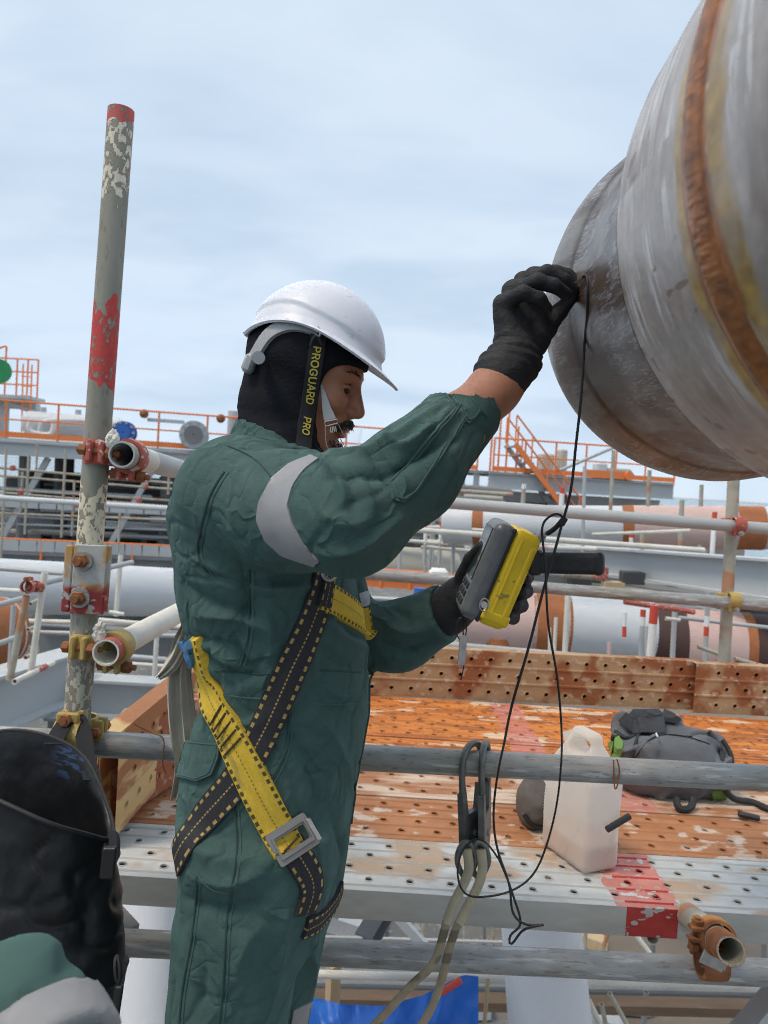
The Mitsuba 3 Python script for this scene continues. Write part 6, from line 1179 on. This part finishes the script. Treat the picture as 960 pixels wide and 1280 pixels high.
pk = surface_nets(pack, P(740, 1040, 2.05) - .05, P(940, 860, 2.65) + [.05, .05, .05], .0065); pk = max(pk.split(only_watertight=False), key=lambda m: len(m.vertices)); pk.vertices[:, 2] = np.maximum(pk.vertices[:, 2], ZD + .004); pk0 = pk.copy()
k = thing('backpack', 'grey backpack with black straps lying on the deck', 'backpack'); part(k, 'body', pk, 'mat_pack', smooth=True)
def ppatch(poly, lift, mk, nm, lab=None): part(k, nm, patch(pk, poly, lift, 4, 2.25), mk, smooth=40, label=lab)
ppatch([(775, 902), (790, 884), (812, 882), (838, 893), (850, 900), (843, 906), (820, 902), (800, 908), (790, 915)], .010, 'mat_pack_dark', 'top_flap'); ppatch([(762, 925), (772, 918), (780, 930), (776, 950), (766, 950)], .006, 'mat_pack_green', 'side_pocket', 'green side pocket'); ppatch([(889, 990), (910, 985), (912, 1000), (892, 1003)], .006, 'mat_pack_green', 'side_pocket', 'green lower pocket')
ppatch([(788, 958), (800, 930), (820, 918), (870, 922), (888, 935), (892, 962), (880, 975), (800, 972)], .006, 'mat_pack', 'front_pocket')
def pline(pts, r, nm, mk='mat_pack_dark', lift=.004): q, n = drape(pk, spline(pts, 4.0), 2.25); part(k, nm, rod(sm(q + n * lift, 3), r, 6), mk)
pline([(800, 910), (797, 925), (790, 945), (787, 962)], .005, 'strap'); pline([(885, 915), (898, 930), (902, 950), (896, 972)], .007, 'strap'); pline([(770, 915), (785, 925), (800, 915), (812, 908)], .006, 'strap'); pline([(792, 950), (815, 925), (850, 922), (885, 932)], .0022, 'zipper', 'mat_black_plastic', .007)
part(k, 'shoulder_strap', rod(spline([P(903, 925, 2.24), P(912, 940, 2.22), (P(914, 955, 2.2)), P(906, 965, 2.2)], .008), .007, 8), 'mat_pack_dark'); part(k, 'waist_belt', rod(spline([P(905, 985, 2.15), PZ(922, 1000, ZD + .015), PZ(938, 1002, ZD + .012), PZ(958, 1010, ZD + .01), PZ(990, 1018, ZD + .01)], .008), .009, 8), 'mat_pack_dark')
part(k, 'belt_buckle', orient(rbox((.055, .022, .012), .005, 1), PZ(936, 1020, ZD + .012), unit([1, -.5, 0]), unit([.5, 1, 0]), up), 'mat_black_plastic'); part(k, 'hang_loop', rod(spline([PZ(846, 998, ZD + .03), PZ(849, 1010, ZD + .012), PZ(862, 1010, ZD + .012), PZ(866, 998, ZD + .03)], .006), .010, 8), 'mat_pack_dark'); part(k, 'side_buckle', orient(rbox((.03, .02, .012), .004, 1), drape(pk, [(770, 923)], 2.25)[0][0], CI, CJ, -FWD), 'mat_black_plastic')
q, n = drape(pk, [(828, 957)], 2.25); tm = meshkit.text_mesh('mountain', .010, .001, bold=True); part(k, 'lettering', orient(tm, q[0] - CI * .035 + n[0] * .012, unit(CI - CJ * .12), unit(CJ + CI * .12), -FWD), 'mat_tip_white', smooth=False); part(k, 'zip_pull', rod([P(820, 916, 2.16), P(822, 921, 2.155)], .003, 6), 'mat_tip_white')
# ================================================================== BLACK BAG ON THE RAIL
SC_ = P(84, 948, 1.33)
mat('mat_bag', lambda p, n, uv: mix(mix((.006, .0065, .008), (.017, .018, .020), fbm(p.x * 14, p.y * 14, p.z * 14, 4)), (.03, .065, .15), smoothstep(.050, .020, dr.sqrt(dr.square(p.x - SC_[0]) + dr.square(p.y - SC_[1]) + dr.square(p.z - SC_[2]))) * smoothstep(.52, .62, fbm(p.x * 60 + p.z * 60, p.z * 190, p.y * 60, 3))), .42, bump=lambda p, n, uv: .006 * fbm(p.x * 22, p.y * 22, p.z * 14, 4), specular=.35); mat('mat_blue_ink', (.08, .20, .50), .6)
NB_ = 160
rim = spline([P(*q) for q in [(141, 1045, 1.235), (126, 985, 1.30), (92, 935, 1.35), (45, 916, 1.36), (-10, 916, 1.36), (-95, 960, 1.30), (-110, 1000, 1.22), (-50, 990, 1.16), (10, 1006, 1.13), (65, 1030, 1.13), (110, 1043, 1.17)]], .001, True); rim = rim[np.linspace(0, len(rim) - 1, NB_, endpoint=False).astype(int)]
def ellr(cx, cy, d, w, dep, rot=0.0):
    c = P(cx, cy, d); v = rim - rim.mean(0); a = np.arctan2(v @ FWD / .12, v @ CI / .17); return c + np.cos(a)[:, None] * CI * w + np.sin(a)[:, None] * FWD * dep
rings = [rim, .55 * rim + .45 * ellr(8, 1090, 1.22, .172, .115), ellr(12, 1135, 1.21, .172, .125), ellr(14, 1200, 1.20, .172, .125), ellr(8, 1262, 1.2, .165, .12), ellr(0, 1310, 1.2, .13, .10), ellr(0, 1330, 1.2, .03, .03)]
from scipy.interpolate import CubicSpline
tt = np.linspace(0, 1, len(rings)); R3 = PchipInterpolator(tt, np.array(rings), axis=0)(np.linspace(0, 1, 120)); nz = meshkit.fbm(R3 * np.array([9, 9, 6.0]), 4, 3) - .5; nz2 = np.abs(meshkit.fbm(R3 * np.array([7, 7, 9.0]) + 4, 3, 8) - .5)
c3 = R3.mean(1, keepdims=True); dirv = R3 - c3; dirv /= np.linalg.norm(dirv, axis=2, keepdims=True) + 1e-9; amp = np.clip(np.linspace(0, 1, 120) / .12, .15, 1)[:, None, None]; R3 = R3 + dirv * (nz[..., None] * .036 - .008 * np.exp(-np.abs(nz2[..., None] / .03)) + .009 * np.exp(-np.abs((meshkit.fbm(R3 * np.array([3, 3, 7.0]) + 9, 2, 5) - .5)[..., None] / .035))) * amp
inner = np.array([rim + (c3[0] - rim) * .03, *(R3[8:64:6] + (c3[8:64:6] - R3[8:64:6]) * .06)]); V = np.vstack([inner[::-1], R3]); v_, q_ = closed_grid(V)
k = thing('dry_bag', 'open black bag hanging from the handrail at the left edge', 'bag'); bg = trimesh.Trimesh(v_, np.vstack([q_[:, [0, 1, 2]], q_[:, [0, 2, 3]]]), process=False); bg.fix_normals() if False else None; part(k, 'sack', bg, 'mat_bag', smooth=True)
part(k, 'rim_piping', rod(np.vstack([rim, rim[:1]]), .0035, 8), 'mat_rubber')
part(k, 'hanging_strap', grid_mesh(np.stack([np.array([q + CI * (w_ * .016) for w_ in (-1, -.3, .3, 1)]) for q in spline([P(66, 930, 1.35), P(80, 905, 1.40), P(93, 893, 1.425), P(101, 905, 1.41), P(108, 945, 1.36), P(116, 975, 1.31)], .008)])), 'mat_web_plain', smooth=True)
part(k, 'side_strap', rod(spline([P(141, 1045, 1.225), P(143, 1060, 1.19), P(138, 1080, 1.165), P(133, 1096, 1.15)], .006), .009, 8), 'mat_web_plain'); part(k, 'side_buckle', orient(rbox((.022, .048, .012), .004, 2), P(136, 1078, 1.145), CI, unit(CJ + CI * .1), -FWD), 'mat_black_plastic')
part(k, 'cord', rod(spline([P(146, 1195, 1.10), P(150, 1210, 1.09), P(148, 1228, 1.09), P(144, 1215, 1.09)], .004, True), .0028, 8, True), 'mat_black_plastic'); part(k, 'clip', orient(rbox((.012, .055, .010), .004, 2), P(146, 1255, 1.09), CI, unit(CJ + CI * .15), -FWD), 'mat_black_plastic')
part(k, 'loose_thread', rod(spline([P(46, 1180, 1.07), P(54, 1168, 1.07)], .004), .0012, 5), 'mat_dull_yellow')
# blue tarpaulin
mat('mat_tarp', lambda p, n, uv: mix((.008, .085, .42), (.02, .16, .60), fbm(p.x * 8, p.y * 8, p.z * 8, 4)), .45, bump=lambda p, n, uv: .006 * fbm(p.x * 20, p.y * 20, p.z * 20, 3))
xs = np.linspace(330, 598, 70); ty = np.interp(xs, [330, 385, 430, 480, 530, 565, 580, 598], [1228, 1246, 1256, 1258, 1244, 1226, 1219, 1221]); V = np.array([[P(x, y0 + (1360 - y0) * s, 3.12 + .16 * (float(meshkit.fbm(np.array([x * .022, s * 1.4, 1.0]), 3, 5)) - .5) + .07 * abs(float(meshkit.fbm(np.array([x * .05, s * 2.0 + x * .02, 4.0]), 3, 7)) - .5) - .25 * s) for x, y0 in zip(xs, ty)] for s in np.linspace(0, 1, 24)])
m1 = grid_mesh(V); m2 = grid_mesh(V + FWD * .003); m2.invert(); k = one('tarpaulin', cat_([m1, m2]), 'mat_tarp', 'bright blue tarpaulin hung at the bottom centre', 'tarpaulin', smooth=True)
part(k, 'red_hem', rod(spline([P(548, 1243, 3.05), P(562, 1234, 3.05), P(576, 1225, 3.05)], .01), .014, 8), 'mat_tip_red')
# ================================================================== SECOND WORKER, mostly out of view
mat('mat_coverall_light', lambda p, n, uv: mix((.045, .10, .09), (.07, .14, .125), fbm(p.x * 12, p.y * 12, p.z * 12, 3)), .85)
def other(p):
    el_ = P(18, 1268, .60); f = chain(p, [P(-420, 1300, .55), P(-150, 1310, .60), el_, P(95, 1420, .52)], [.075, .058, .052, .044], .02)
    f = smin(f, cap(p, P(-520, 1250, .5), P(-620, 1700, .5), .13, .15), .04); return f + .022 * (meshkit.fbm(p * 13, 3, 2) - .5) + .010 * np.exp(-np.abs((meshkit.fbm(p * 9 + 3, 2, 5) - .5) / .03))
om = surface_nets(other, (-1.0, .25, .2), (0, .9, 1.25), .008); smooth_mesh(om, 2)
k = thing('person', 'green sleeve of a second worker at the bottom left corner', 'person'); part(k, 'coverall', om, 'mat_coverall_light', smooth=True)
a, b = P(78, 1300, .53), P(106, 1350, .51); bd = surface_nets(lambda p: np.maximum(cap(p, P(22, 1262, .60), P(95, 1420, .52), .058, .051) + .022 * (meshkit.fbm(p * 13, 3, 2) - .5), np.maximum((p - P(70, 1310, .56)) @ unit(P(95, 1420, .52) - P(22, 1262, .60)) - .012, -((p - P(60, 1290, .57)) @ unit(P(95, 1420, .52) - P(22, 1262, .60))) - .012)), (-.4, .35, .7), (0, .75, 1.2), .006); part(k, 'reflective_band', bd, 'mat_reflective', smooth=True)
